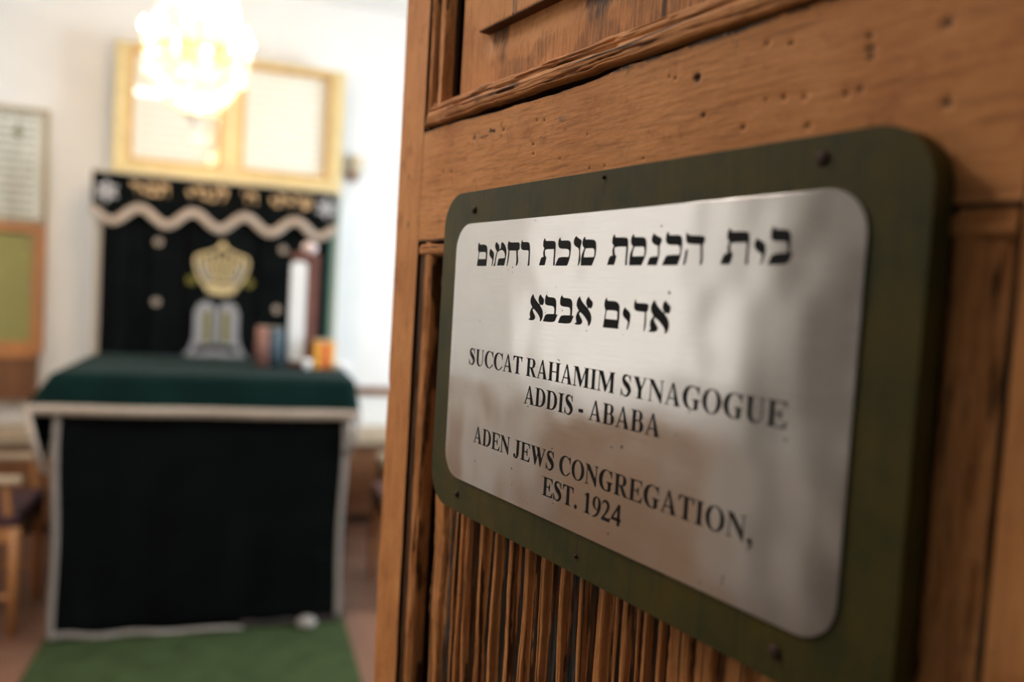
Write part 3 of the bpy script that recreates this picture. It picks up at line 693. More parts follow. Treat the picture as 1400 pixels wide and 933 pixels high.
# Latin bold serif capitals, 1000 units to the em, capitals 676 high
def R_(x0, y0, x1, y1): return ('poly', [[(x0, y0), (x1, y0), (x1, y1), (x0, y1)]])
def PG(*p): return ('poly', [list(p)])
def EL(cx, cy, rx, ry, a0, a1, n=28):
    return [(cx+rx*math.cos(math.radians(a0+(a1-a0)*k/n)), cy+ry*math.sin(math.radians(a0+(a1-a0)*k/n))) for k in range(n+1)]
def RING(o, i, a0=0, a1=360, n=40): return ('strip', (EL(*o, a0, a1, n), EL(*i, a0, a1, n)))
def STK(pts, n=8):
    """stroke of changing width through x, y, width points"""
    P = []
    for k in range(len(pts)-1):
        p0 = pts[max(k-1, 0)]; p1 = pts[k]; p2 = pts[k+1]; p3 = pts[min(k+2, len(pts)-1)]
        for j in range(n if k < len(pts)-2 else n+1):
            t = j/n
            P.append([.5*((2*b)+(c-a)*t+(2*a-5*b+4*c-d)*t*t+(-a+3*b-3*c+d)*t**3) for a, b, c, d in zip(p0, p1, p2, p3)])
    A = []; B = []
    for k, (x, y, w_) in enumerate(P):
        q = P[min(k+1, len(P)-1)]; r = P[max(k-1, 0)]
        dx, dy = q[0]-r[0], q[1]-r[1]; l = math.hypot(dx, dy) or 1
        nx, ny = -dy/l, dx/l
        A.append((x+nx*w_/2, y+ny*w_/2)); B.append((x-nx*w_/2, y-ny*w_/2))
    return ('strip', (A, B))
def STEM(x0, x1, y0=0, y1=676, t=85, b=85):
    o = [R_(x0, y0, x1, y1)]
    if t is not None: o += [PG((x0-t, y1), (x1+t, y1), (x1+t, y1-19), (x1+12, y1-30), (x1, y1-60), (x0, y1-60), (x0-12, y1-30), (x0-t, y1-19))]
    if b is not None: o += [PG((x0-b, y0), (x1+b, y0), (x1+b, y0+19), (x1+12, y0+30), (x1, y0+60), (x0, y0+60), (x0-12, y0+30), (x0-b, y0+19))]
    return o
def BOWL(x0, y0, y1, xr, th, tn):
    ym = (y0+y1)/2
    xo = xr-(y1-y0)*.52; xo = max(xo, x0)
    o = [(x0, y1)]+EL(xo, ym, xr-xo, (y1-y0)/2, 90, -90, 24)+[(x0, y0)]
    xi = min(xo, xr-th-30)
    i = [(x0, y1-tn)]+EL(xi, ym, xr-th-xi, (y1-y0)/2-tn, 90, -90, 24)+[(x0, y0+tn)]
    return ('strip', (o, i))
LG = {
 'A': (722, [PG((330, 690), (385, 690), (645, 19), (465, 19)), PG((330, 690), (352, 590), (140, 19), (92, 19)), R_(165, 190, 490, 232), R_(9, 0, 245, 20), R_(400, 0, 700, 20)]),
 'B': (667, STEM(105, 255, t=89, b=89)+[BOWL(255, 340, 676, 560, 140, 34), BOWL(255, 0, 374, 612, 158, 36)]),
 'C': (722, [RING((385, 337, 350, 354), (420, 337, 210, 318), 52, 310), PG((560, 610), (655, 691), (676, 691), (684, 430), (660, 430), (630, 540)), PG((600, 60), (700, 160), (680, 180), (560, 90))]),
 'D': (722, STEM(105, 258, t=89, b=89)+[BOWL(258, 0, 676, 688, 165, 36)]),
 'E': (667, STEM(105, 255, t=89, b=89)+[R_(255, 640, 610, 676), PG((420, 676), (612, 676), (620, 500), (598, 500), (560, 600), (480, 640), (420, 645)), R_(255, 0, 600, 36), PG((420, 0), (618, 0), (645, 190), (620, 190), (570, 90), (500, 40), (420, 34)), R_(255, 325, 420, 362), PG((400, 362), (450, 480), (474, 480), (474, 205), (450, 205), (400, 325))]),
 'G': (778, [RING((400, 337, 362, 354), (432, 337, 215, 320), 50, 292), PG((560, 610), (660, 691), (682, 691), (690, 440), (666, 440), (635, 540)), R_(505, 20, 655, 310), PG((415, 300), (755, 300), (755, 281), (670, 265), (655, 220), (505, 220), (490, 265), (415, 281)), PG((440, -15), (560, -10), (655, 40), (655, 80), (505, 60), (480, 20))]),
 'H': (778, STEM(100, 255, t=80, b=80)+STEM(523, 678, t=80, b=80)+[R_(255, 322, 523, 362)]),
 'I': (389, STEM(118, 272, t=98, b=98)),
 'J': (500, STEM(230, 385, 150, 676, t=98, b=None)+[STK([(308, 180, 155), (285, 60, 105), (215, 0, 62), (130, 0, 40), (60, 60, 30)]), ('poly', [EL(95, 70, 72, 72, 0, 350, 18)])]),
 'M': (944, STEM(100, 140, t=86, b=86)+STEM(690, 845, t=72, b=72)+[PG((100, 676), (290, 676), (520, 160), (455, 0), (430, 0)), PG((430, 0), (465, 0), (740, 640), (740, 676), (700, 676), (460, 110))]),
 'N': (722, STEM(105, 143, 0, 676, t=None, b=89)+STEM(587, 625, 0, 676, t=78, b=None)+[PG((16, 676), (225, 676), (625, 190), (625, -18), (588, -18), (105, 590), (60, 650), (16, 657))]),
 'O': (778, [RING((389, 337, 354, 356), (389, 337, 192, 324))]),
 'R': (722, STEM(105, 258, t=80, b=80)+[BOWL(258, 318, 676, 612, 150, 34), PG((285, 340), (430, 350), (650, 40), (715, 20), (715, 0), (515, 0))]),
 'S': (556, [STK([(448, 520, 16), (400, 610, 36), (290, 668, 48), (170, 620, 100), (130, 520, 130), (220, 410, 178), (360, 310, 190), (440, 190, 148), (380, 60, 98), (255, 3, 48), (120, 60, 36), (60, 175, 16)]), PG((440, 691), (462, 691), (478, 460), (452, 460), (430, 590)), PG((35, -18), (58, -18), (80, 90), (60, 225), (38, 225))]),
 'T': (667, STEM(255, 412, t=None, b=92)+[R_(40, 640, 627, 676), PG((31, 676), (150, 676), (255, 650), (180, 638), (90, 590), (56, 490), (31, 490)), PG((636, 676), (517, 676), (412, 650), (487, 638), (577, 590), (611, 490), (636, 490))]),
 'U': (722, STEM(103, 258, 225, 676, t=87, b=None)+STEM(560, 600, 225, 676, t=82, b=None)+[('strip', (EL(351, 228, 249, 246, 180, 360, 30), EL(409, 228, 151, 192, 180, 360, 30)))]),
 'W': (1000, [PG((70, 676), (240, 676), (425, 200), (345, -15), (325, -15)), PG((325, -15), (352, -15), (590, 640), (545, 640), (395, 230)), PG((400, 676), (565, 676), (750, 200), (675, -15), (655, -15)), PG((655, -15), (680, -15), (925, 665), (880, 665), (715, 210)), R_(19, 657, 325, 676), R_(350, 657, 640, 676), R_(775, 657, 985, 676)]),
 'Y': (722, STEM(288, 442, 0, 300, t=None, b=92)+[PG((70, 676), (270, 676), (442, 340), (442, 270), (288, 270)), PG((442, 340), (400, 320), (560, 665), (615, 665), (442, 285)), R_(15, 657, 345, 676), R_(465, 657, 705, 676)]),
 '-': (333, [R_(40, 170, 290, 290)]),
 '.': (250, [('poly', [EL(125, 62, 80, 80, 0, 350, 18)])]),
 ',': (250, [('poly', [EL(115, 62, 78, 78, 0, 350, 18)]), STK([(165, 60, 50), (165, -60, 60), (60, -175, 20)])]),
 '1': (500, STEM(185, 330, 0, 688, t=None, b=110)+[PG((65, 610), (300, 688), (330, 688), (185, 560), (150, 600), (65, 590))]),
 '9': (500, [RING((245, 463, 217, 225), (245, 463, 88, 198)), STK([(405, 470, 110), (390, 300, 120), (270, 90, 90), (130, 10, 45), (45, -8, 25)])]),
 '2': (500, [STK([(35, 500, 20), (90, 610, 60), (210, 640, 95), (320, 560, 125), (330, 440, 120), (230, 260, 80), (90, 100, 60), (40, 50, 50)]), PG((20, 0), (430, 0), (478, 170), (455, 170), (400, 115), (60, 115), (20, 40))]),
 '4': (500, [R_(300, 0, 425, 688), PG((330, 688), (425, 688), (110, 245), (25, 245)), R_(22, 142, 478, 245)]),
 ' ': (250, []),
}
def latin(line, u0, u1, base, cap):
    # sidebearings at the line's ends are left out of the fit
    tot = sum(LG[c][0] for c in line)
    def ext(c, left):
        xs = [x for k, d in LG[c][1] for pl in d for x, _ in pl]
        return min(xs) if left else LG[c][0]-max(xs)
    l, r = ext(line[0], True), ext(line[-1], False)
    k = (u1-u0)/(tot-l-r); kv = cap/676
    x = -l; out = []
    for c in line:
        for kind, d in LG[c][1]:
            out.append((kind, [[(u0+(x+a)*k, base+b*kv) for a, b in pl] for pl in d]) if kind == 'poly' else
                       (kind, tuple([(u0+(x+a)*k, base+b*kv) for a, b in pl] for pl in d)))
        x += LG[c][0]
    return out
for line, u0, u1, base in [('SUCCAT RAHAMIM SYNAGOGUE', .0304, .3270, -.1085), ('ADDIS - ABABA', .1094, .2450, -.1275),
                           ('ADEN JEWS CONGREGATION,', .0436, .3125, -.1668), ('EST. 1924', .1378, .2176, -.1848)]:
    text_mesh('lettering', latin(line, u0, u1, base, .0124), plate, M['ink'], 0, .00012, mp_)

# ================================================================ green runner
tag(MB().box(-.705, .455, -.6, 4.45, 0, .008).build('carpet_runner', M['carpet'], None), 'green carpet runner on the floor in front of and under the cloth-covered table', 'carpet')

# ================================================================ the ark: cabinet, curtain, valance
ark = empty('ark_cabinet', (-.15, 5.0, 0)); tag(ark, 'cream painted ark cabinet against the white wall, hidden behind the black curtain', 'cabinet')
def AK(x0, x1, y0, y1, z0, z1, n, m='cream_wood', bev=.004): return MB().box(x0+.15, x1+.15, y0-5, y1-5, z0, z1).build(n, M[m], ark, bevel=bev)
AK(-.794, -.772, 4.82, 5.145, 0, 1.985, 'side_panel'); AK(.468, .500, 4.82, 5.145, 0, 1.985, 'side_panel', 'grey_paint')
AK(-.812, .508, 4.80, 5.145, 1.985, 2.012, 'top_panel'); AK(-.772, .468, 5.11, 5.14, .1, 1.985, 'back_panel'); AK(-.772, .468, 4.83, 5.11, .02, .10, 'base_panel')
AK(-.770, -.152, 4.845, 4.865, .11, 1.98, 'door', 'brown_wood'); AK(-.150, .466, 4.845, 4.865, .11, 1.98, 'door', 'brown_wood')

cur = empty('ark_curtain', (-.15, 4.80, .25)); tag(cur, 'black velvet curtain with gold crown, silver tablets and rosettes, hanging before the ark', 'curtain')
def CF(s, t):
    x = -.770+1.225*s; z = .25+1.72*t
    y = 4.803+.007*math.sin(x*31+1)+.004*math.sin(x*67)
    return (x+.15, y-4.80, z-.25)
MB().grid(150, 12, CF).build('cloth', M['velvet'], cur, smooth=True, solid=.006, fix=False)
MB().grid(8, 12, lambda s, t: (-.770+.012*s+.15, -.010-.002*s, 1.72*t)).build('braid', M['braid'], cur, smooth=True, solid=.004)
lin = MB().grid(6, 12, lambda s, t: (.445+.020*s+.15, -.012+.02*s, 1.72*t)).build('lining', simple('green_lining', (0.025, 0.095, 0.065), .7), cur, smooth=True, solid=.004)
lin['label'] = 'green turned edge of the black curtain'
def applique(name, polys, parent, m, y, ox, oz, th=.006):
    """flat embroidery pieces of real thickness in the x,z plane at depth y (parent local), relative to ox, oz"""
    mb = MB()
    for kind, d in polys:
        if kind == 'poly':
            vs = [q for pl in d for q in pl]; n = len(vs); b = len(mb.v)
            tris = tessellate_polygon([[Vector((a, c, 0)) for a, c in pl] for pl in d])
            mb.v += [(ox+a, y, oz+c) for a, c in vs]+[(ox+a, y+th, oz+c) for a, c in vs]
            mb.f += [tuple(b+i for i in t) for t in tris]
            k = 0
            for pl in d:
                m_ = len(pl)
                mb.f += [(b+k+i, b+k+(i+1) % m_, b+n+k+(i+1) % m_, b+n+k+i) for i in range(m_)]; k += m_
        else:
            a, c = d; n = len(a); b = len(mb.v)
            mb.v += [(ox+p, y, oz+q) for p, q in a]+[(ox+p, y, oz+q) for p, q in c]+[(ox+p, y+th, oz+q) for p, q in a]+[(ox+p, y+th, oz+q) for p, q in c]
            for i in range(n-1):
                mb.f += [(b+i, b+i+1, b+n+i+1, b+n+i), (b+i, b+i+1, b+2*n+i+1, b+2*n+i), (b+n+i, b+n+i+1, b+3*n+i+1, b+3*n+i)]
    return mb.build(name, M[m], parent)
X = lambda x: x+.15
# crown
cx, cz = X(-.143), 1.525-.25
cp = []
cp.append(STK([(-.075, -.125, .030), (0, -.138, .034), (.075, -.125, .030)]))
cp.append(STK([(-.070, -.095, .018), (0, -.108, .018), (.070, -.095, .018)]))
for s in (-1, 1):
    cp.append(STK([(s*.075, -.115, .022), (s*.120, -.045, .015), (s*.138, .030, .017), (s*.120, .062, .016), (s*.062, .082, .015), (0, .120, .016)]))
crown = applique('crown', cp, cur, 'pale_gold', -.022, cx, cz)
rp = []
for k in (-3, -2, -1, 0, 1, 2, 3):
    rp.append(STK([(k*.013, -.085, .008), (k*.026, -.01, .012), (k*.034, .046-.004*abs(k), .017), (k*.031, .078-.008*abs(k), .010)]))
rp.append(('poly', [EL(0, .126, .018, .018, 0, 345, 14)]))
applique('crown_rib', rp, crown, 'pale_gold', -.026, cx, cz)
sp_ = [STK([(s*.040*1.5, -.080, .014), (s*.095, -.03, .022), (s*.112, .02, .012)]) for s in (-1, 1)]
for q_ in sp_: applique('crown_lining', [q_], crown, 'silver', -.024, cx, cz)
# tablets
tx, tz = X(-.160), .95-.25
tp = []
for s in (-1, 1):
    arch = [(s*.006, .14), (s*.006, .330)]+[(s*(.058-.052*math.cos(math.pi*k/12)), .330+.052*math.sin(math.pi*k/12)) for k in range(1, 13)]+[(s*.118, .330), (s*.120, .13)]
    tp.append(('poly', [arch, [(s*.030, .150), (s*.030, .320), (s*.049, .342), (s*.068, .320), (s*.068, .150)]]))
tab = applique('tablets', tp, cur, 'silver', -.022, tx, tz)
applique('scroll', [STK([(-.118, .16, .020), (-.125, .11, .030), (-.15, .075, .030), (-.10, .075, .036), (0, .092, .034), (.10, .075, .036), (.15, .075, .030), (.125, .11, .030), (.118, .16, .020)])], tab, 'silver', -.024, tx, tz)
for s in (-1, 1):
    applique('tablet_face', [('poly', [[(s*.049-.0195, .150), (s*.049-.0195, .322), (s*.049, .342), (s*.049+.0195, .322), (s*.049+.0195, .150)]])], tab, 'olive_gold', -.019, tx, tz)
for x, z in ((-.475, 1.644), (-.476, 1.314), (.184, 1.650), (.161, 1.306)):
    applique('rosette', [RING((0, 0, .021, .021), (0, 0, .011, .011), 0, 360, 16), ('poly', [EL(0, 0, .007, .007, 0, 330, 10)])], cur, 'braid', -.018, X(x), z-.25)
for x in (-.300, .006):
    fl = [('poly', [EL(.016*math.cos(a), .016*math.sin(a), .012, .012, 0, 330, 8)]) for a in [k*math.pi*2/5 for k in range(5)]]
    applique('flower', fl, cur, 'olive_gold', -.018, X(x), 1.445-.25)

val = empty('ark_valance', (-.15, 4.765, 1.70)); tag(val, 'black scalloped valance with gold Hebrew letters and silver stars, across the ark top', 'valance')
def wz(x): return 1.777+.040*math.cos(2*math.pi*(x+.572)/.271)-(.010*smooth(-.70, -.78, x) if False else 0)
def VF(s, t):
    x = -.806+1.274*s; zb = wz(x); z = zb+(1.996-zb)*t
    return (x+.15, .004*math.sin(x*40), z-1.70)
MB().grid(140, 8, VF).build('cloth', M['velvet'], val, smooth=True, solid=.005, fix=False)
def WB(s, t):
    x = -.806+1.274*s; d = (wz(x+.002)-wz(x-.002))/.004; l = math.hypot(1, d)
    h = (t-.5)*.044
    return (x-d/l*h+.15, -.012+.004*math.sin(x*40)-.004*math.cos((t-.5)*math.pi), wz(x)+h/l-1.70)
MB().grid(160, 6, WB).build('wavy_braid', M['braid'], val, smooth=True, solid=.004, fix=False)
def star(x, z):
    r = .062; o = []
    for a0 in (90, 270):
        p = [(r*math.cos(math.radians(a0+120*k)), r*math.sin(math.radians(a0+120*k))) for k in range(3)]
        q = [(a*.66, b*.66) for a, b in p]
        o.append(('poly', [p, q]))
    o.append(('poly', [EL(0, 0, .014, .014, 0, 330, 10)]))
    applique('star', o, val, 'star_silver', -.018, X(x), z-1.70)
star(-.733, 1.893); star(.412, 1.905)
HG['shin'] = (172, [[(0,150),(15,182),(30,150),(45,100),(60,60),(70,100),(75,150),(85,182),(105,150),(95,90),(80,45),(110,55),(130,100),(135,150),(150,182),(172,150),(165,80),(140,20),(100,0),(30,0),(35,60),(15,110)]])
HG['lamed'] = (125, [[(10,240),(25,240),(30,175),(120,175),(125,120),(60,0),(45,0),(85,110),(85,125),(0,125),(0,180)]])
HG['gimel'] = (95, [[(20,182),(60,165),(70,120),(70,40),(95,0),(75,0),(55,40),(0,0),(0,45),(50,70),(50,110),(20,120),(10,150)]])
HG['geresh'] = (35, [[(10,182),(35,170),(15,120),(0,120)]])
for word, x0, x1 in ((('dalet', 'yod', 'mem', 'tav'), -.618, -.430), (('yod', 'dalet', 'gimel', 'nun', 'lamed'), -.338, -.126), (('geresh', 'he'), -.050, .030), (('yod', 'tav', 'yod', 'vav', 'shin'), .100, .330)):
    tot = sum(HG[c][0] for c in word)+14*(len(word)-1); k = (x1-x0)/tot; x = x0; g = []
    for c in word:
        wd = HG[c][0]*k; g += heb_glyph(c, X(x), X(x)+wd, 1.888-1.70, 4.1); x += wd+14*k
    applique('gold_lettering', g, val, 'gold', -.016, 0, 0, .005)

# double frame standing on the ark
df = empty('double_picture_frame', (-.12, 4.98, 2.013)); tag(df, 'large cream and gold double frame holding two glazed sheets, standing on top of the ark', 'picture frame')
def FB(x0, x1, z0, z1, n, m='cream_gold', y0=4.95, y1=5.02, par=df, bev=.006): return MB().box(x0+.12, x1+.12, y0-4.98, y1-4.98, z0-2.013, z1-2.013).build(n, M[m], par, bevel=bev)
FB(-.745, -.672, 2.013, 2.742, 'frame_side'); FB(.432, .510, 2.013, 2.742, 'frame_side')
FB(-.672, .432, 2.013, 2.092, 'frame_rail'); FB(-.672, .432, 2.716, 2.742, 'frame_rail'); FB(-.175, -.078, 2.092, 2.716, 'mullion')
FB(-.672, .432, 2.092, 2.716, 'backing', 'brown_wood', 5.005, 5.015, bev=0)
for i, (a, b) in enumerate(((-.672, -.175), (-.078, .432))):
    FB(a, b, 2.092, 2.114, 'inner_moulding', 'ochre', 4.96, 4.99, bev=.003); FB(a, b, 2.694, 2.716, 'inner_moulding', 'ochre', 4.96, 4.99, bev=.003)
    FB(a, a+.024, 2.114, 2.694, 'inner_moulding', 'ochre', 4.96, 4.99, bev=.003); FB(b-.024, b, 2.114, 2.694, 'inner_moulding', 'ochre', 4.96, 4.99, bev=.003)
    FB(a+.024, b-.024, 2.114, 2.694, 'sheet', 'doc2', 4.998, 5.0, bev=0)
    mx = (a+b)/2; hw = (b-a)/2-.024
    gl = MB().box(-hw, hw, -.001, .001, -.29, .29).build('glass_pane', M['glass'], df)
    gl.location = (mx+.12, 4.987-4.98, 2.404-2.013); gl.rotation_euler = (math.radians(.5), 0, math.radians((-.7, 1.0)[i]))

# framed sheet and notice board left of the ark
fd = empty('framed_document', (-1.36, 5.149, 1.705)); tag(fd, 'framed printed sheet in a thin grey-gold frame, on the wall left of the ark', 'picture')
def DB(x0, x1, y0, y1, z0, z1, n, m, par, o, bev=.002): return MB().box(x0-o[0], x1-o[0], y0-o[1], y1-o[1], z0-o[2], z1-o[2]).build(n, M[m], par, bevel=bev)
o1 = (-1.36, 5.149, 1.705)
DB(-1.625, -1.600, 5.115, 5.149, 1.715, 2.345, 'frame_side', 'grey_frame', fd, o1); DB(-1.118, -1.093, 5.115, 5.149, 1.715, 2.345, 'frame_side', 'grey_frame', fd, o1)
DB(-1.600, -1.118, 5.115, 5.149, 1.715, 1.735, 'frame_rail', 'grey_frame', fd, o1); DB(-1.600, -1.118, 5.115, 5.149, 2.320, 2.345, 'frame_rail', 'grey_frame', fd, o1)
DB(-1.600, -1.118, 5.138, 5.140, 1.735, 2.320, 'page', 'doc', fd, o1, 0); 
applique('emblem', [('poly', [EL(0, 0, .022, .03, 0, 340, 12)])], fd, 'olive_gold', -.012, -1.155+1.36-.09, 2.21-1.705, .002)
DB(-1.600, -1.118, 5.126, 5.129, 1.735, 2.320, 'glass_pane', 'glass', fd, o1, 0)
nb = empty('notice_board', (-1.45, 5.149, .97)); tag(nb, 'olive green felt board in an orange-brown wooden frame, on the wall below the framed sheet', 'notice board'); o2 = (-1.45, 5.149, .97)
DB(-1.850, -1.795, 5.10, 5.149, .985, 1.705, 'frame_side', 'orange_wood', nb, o2); DB(-1.152, -1.095, 5.10, 5.149, .985, 1.705, 'frame_side', 'orange_wood', nb, o2)
DB(-1.795, -1.152, 5.10, 5.149, .985, 1.042, 'frame_rail', 'orange_wood', nb, o2); DB(-1.795, -1.152, 5.10, 5.149, 1.655, 1.705, 'frame_rail', 'orange_wood', nb, o2)
DB(-1.795, -1.152, 5.128, 5.140, 1.042, 1.655, 'felt', 'olive_felt', nb, o2, 0)
DB(-1.185, -1.170, 5.118, 5.130, 1.33, 1.36, 'latch', 'grey_frame', nb, o2)
pw = empty('wall_shelf', (-1.45, 5.149, .72)); tag(pw, 'brown wooden shelf box along the wall directly below the olive notice board', 'shelf'); o3 = (-1.45, 5.149, .72)
DB(-1.885, -1.115, 5.06, 5.149, .955, .984, 'top_board', 'orange_wood', pw, o3); DB(-1.885, -1.115, 5.08, 5.149, .74, .955, 'front_board', 'brown_wood', pw, o3); DB(-1.885, -1.115, 5.06, 5.149, .72, .74, 'bottom_board', 'brown_wood', pw, o3)

# benches along the back wall
def bench(x0, x1, label):
    b = empty('wall_bench', ((x0+x1)/2, 4.97, 0)); tag(b, label, 'bench', 'benches along the back wall'); o = (b.location.x, 4.97, 0)
    DB(x0, x1, 4.84, 5.14, .50, .575, 'seat', 'beige_wood', b, o, .01)
    DB(x0+.02, x1-.02, 4.88, 4.90, .06, .50, 'front_panel', 'brown_wood', b, o)
    for xx in (x0+.02, x1-.06): DB(xx, xx+.04, 4.90, 5.13, 0, .50, 'leg', 'brown_wood', b, o)
bench(-1.88, -.86, 'pale topped wooden bench against the wall left of the ark'); bench(.58, 2.4, 'pale topped wooden bench against the wall right of the ark')

# wall lamp right of the frame
wl = empty('wall_lamp', (.60, 5.149, 2.15)); tag(wl, 'small wall lamp with a cream shade on a brown bracket, right of the double frame', 'lamp')
MB().lathe([(.001, -.02), (.030, -.012), (.034, .01), (.024, .045), (.001, .05)], (-.005, -.05, -.012), 16).build('bracket', M['brown_wood'], wl, smooth=True)
MB().bar((0, 0, .01), (0, -.05, .01), .008).build('arm', M['brass'], wl)
MB().lathe([(.026, .04), (.046, .08), (.054, .14), (.052, .14), (.044, .08), (.024, .042)], (.020, -.07, -.02), 20).build('lamp_shade', M['cream_wood'], wl, smooth=True)

# ================================================================ the reading table and its cloths
T = empty('reading_table', (-.12, 3.86, .008)); tag(T, 'wooden reading table completely covered by dark cloths, in the middle of the room', 'table'); o4 = (-.12, 3.86, .008)
DB(-.685, .435, 3.44, 4.33, 1.02, 1.052, 'tabletop', 'brown_wood', T, o4)
for x in (-.67, .36):
    for y in (3.46, 4.25): DB(x, x+.06, y, y+.06, .008, 1.02, 'leg', 'brown_wood', T, o4)
sk = empty('table_skirt', (-.12, 3.43, .008)); tag(sk, 'floor-length black cloth edged with greyish white braid, hanging from the front of the table', 'tablecloth')
def PF(x, y, z): return (x+.12, y-3.43, z-.008)
def SKf(s, t):
    x = -.688+1.120*s; z = .018+1.00*t
    return PF(x, 3.428+.006*math.sin(x*14+.6)*(1-t)+.003*math.sin(x*33), z)
MB().grid(90, 20, SKf).build('cloth', M['velvet'], sk, smooth=True, solid=.005, fix=False)
for sx in (-.690, .436):
    MB().grid(20, 10, lambda s, t: PF(sx+.004*math.sin(s*19), 3.44+.88*s, .02+1.0*t)).build('side_cloth', M['velvet'], sk, smooth=True, solid=.005, fix=False)
for sx in (-.672, .417):
    MB().grid(4, 24, lambda s, t: PF(sx-.012+.024*s+.004*math.sin(t*9+sx*3), 3.415+.004*math.sin(t*7), .016+1.0*t)).build('braid', M['grey_braid'], sk, smooth=True, solid=.003, fix=False)
MB().grid(60, 4, lambda s, t: PF(.02+.41*s, 3.412, .014+.024*t+.003*math.sin(s*17))).build('hem_band', M['dark_trim'], sk, smooth=True, solid=.003, fix=False)
MB().grid(60, 4, lambda s, t: PF(-.685+.72*s, 3.404+.005*math.sin(s*21)+.014*s*(t-.5),   .018+.028*t*(1-.8*s)+.004*math.sin(s*17))).build('hem_braid', M['grey_braid'], sk, smooth=True, solid=.003, fix=False)
MB().lathe([(.001, 0), (.035, .004), (.045, .018), (.03, .036), (.001, .04)], (0, 0, 0), 14).build('hem_fold', M['grey_braid'], sk, smooth=True).location = PF(.29, 3.39, .010)

tc = empty('table_overcloth', (-.12, 3.86, 1.053)); tag(tc, 'dark green cloth edged with white braid, spread over the table top with hanging corners', 'tablecloth')
def TP(x, y, z): return Vector((x+.12, y-3.86, z-1.053))
ZT = 1.062
x0, x1, y0, y1 = -.700, .450, 3.425, 4.345
def bil(a, b, c, d, bulge=0, ax=1):
    """a,b lower edge; c,d upper edge"""
    def f(s, t):
        p = (Vector(a)*(1-s)+Vector(b)*s)*(1-t)+(Vector(c)*(1-s)+Vector(d)*s)*t
        p = Vector(p); p[ax] += bulge*math.sin(s*math.pi*5)*(1-t)
        return TP(*p)
    return f
mb = MB()
mb.grid(24, 24, lambda s, t: TP(x0+(x1-x0)*s, y0+(y1-y0)*t, ZT+.002*math.sin(s*9)*math.sin(t*7)-.006*(1 if s in (0, 1) or t in (0, 1) else 0)))
mb.grid(30, 8, bil((-.785, 3.392, .918), (.478, 3.392, .905), (x0, y0, ZT-.006), (x1, y0, ZT-.006), .006, 1))
tipL = (-.722, 3.415, .675); tipR = (.440, 3.415, .735)
mb.grid(10, 8, bil((-.715, 3.62, .835), (-.785, 3.392, .918), (x0, 3.62, ZT-.006), (x0, y0, ZT-.006)))
mb.grid(20, 8, bil((-.715, y1, .835), (-.715, 3.62, .835), (x0, y1, ZT-.006), (x0, 3.62, ZT-.006), .006, 0))
mb.grid(6, 6, bil(tipL, tipL, (-.715, 3.62, .835), (-.785, 3.392, .918)))
mb.grid(10, 8, bil((.478, 3.392, .905), (.480, 3.62, .835), (x1, y0, ZT-.006), (x1, 3.62, ZT-.006)))
mb.grid(20, 8, bil((.480, 3.62, .835), (.480, y1, .835), (x1, 3.62, ZT-.006), (x1, y1, ZT-.006), .006, 0))
mb.grid(6, 6, bil(tipR, tipR, (.478, 3.392, .905), (.480, 3.62, .835)))
mb.grid(24, 6, bil((.505, y1+.01, .835), (-.742, y1+.01, .835), (x1, y1, ZT-.006), (x0, y1, ZT-.006)))
mb.build('cloth', M['green_cloth'], tc, smooth=True, solid=.004)
def ribbon(name, pts, wd, m, parent, offy):
    """flat braid of width wd standing upright along pts (local)"""
    mb = MB(); vs = []; n = len(pts)
    for p, up_ in pts: vs += [Vector(p), Vector(p)+Vector(up_)*wd]
    mb.add(vs, [(2*k, 2*k+1, 2*k+3, 2*k+2) for k in range(n-1)])
    return mb.build(name, M[m], parent, smooth=True, solid=.004)
fr = []
for k in range(41):
    s = k/40; x = -.785+1.263*s
    fr.append((TP(x, 3.385+.006*math.sin(s*math.pi*5)+.004, .905-.012*s), (0, .02, 1)))
ribbon('braid', fr, .040, 'braid', tc, 0)
ribbon('braid', [(TP(-.785, 3.386, .918), (1, 0, .15)), (TP(-.758, 3.388, .80), (1, 0, .15)), (TP(-.724, 3.40, .675), (1, 0, .1))], .026, 'braid', tc, 0)
ribbon('braid', [(TP(.480, 3.386, .918), (-1, 0, .15)), (TP(.466, 3.388, .82), (-1, 0, .15)), (TP(.442, 3.40, .735), (-1, 0, .1))], .026, 'grey_braid', tc, 0)

# --- things on the table
ZB = 1.067
def book(x, y, w_, d, h, m, label, rz=0, spine_label=None):
    b = empty('book', (x, y, ZB), rz); tag(b, label, 'book', 'books standing on the table')
    MB().box(-w_/2, -w_/2+.004, -d/2, d/2, 0, h).build('cover', M[m], b, bevel=.001)
    MB().box(w_/2-.004, w_/2, -d/2, d/2, 0, h).build('cover', M[m], b, bevel=.001)
    MB().grid(8, 2, lambda s, t: (-w_/2+w_*s, -d/2-.006*math.sin(s*math.pi), h*t)).build('spine', M[m], b, smooth=True, solid=.003)
    MB().box(-w_/2+.004, w_/2-.004, -d/2+.003, d/2-.004, .004, h-.004).build('pages', M['paper'], b)
book(.078, 3.86, .056, .14, .185, 'dusty_red', 'dusty red book standing upright beside the tall white-fronted case', math.radians(-6))
book(.139, 3.88, .054, .14, .182, 'slate', 'slate blue book standing upright between the red book and the tall case', math.radians(-4))
cs = empty('tall_case', (.240, 3.90, ZB), math.radians(0)); tag(cs, 'tall narrow red-brown case with a white front, at the right of the table top', 'case')
MB().box(-.045, .078, -.045, .06, 0, .035).build('base', M['red_brown'], cs, bevel=.006)
MB().box(.022, .074, -.040, .05, .035, .525).build('side_panel', M['red_brown'], cs, bevel=.006)
MB().box(-.040, .030, .030, .05, .035, .50).build('back_panel', M['red_brown'], cs, bevel=.003)
wp = MB().prism(rrect(-.050, .020, .030, .495, .02, 6), -.046, .028, lambda x, z, t: (x, t, z)).build('white_panel', M['white'], cs, bevel=.004)
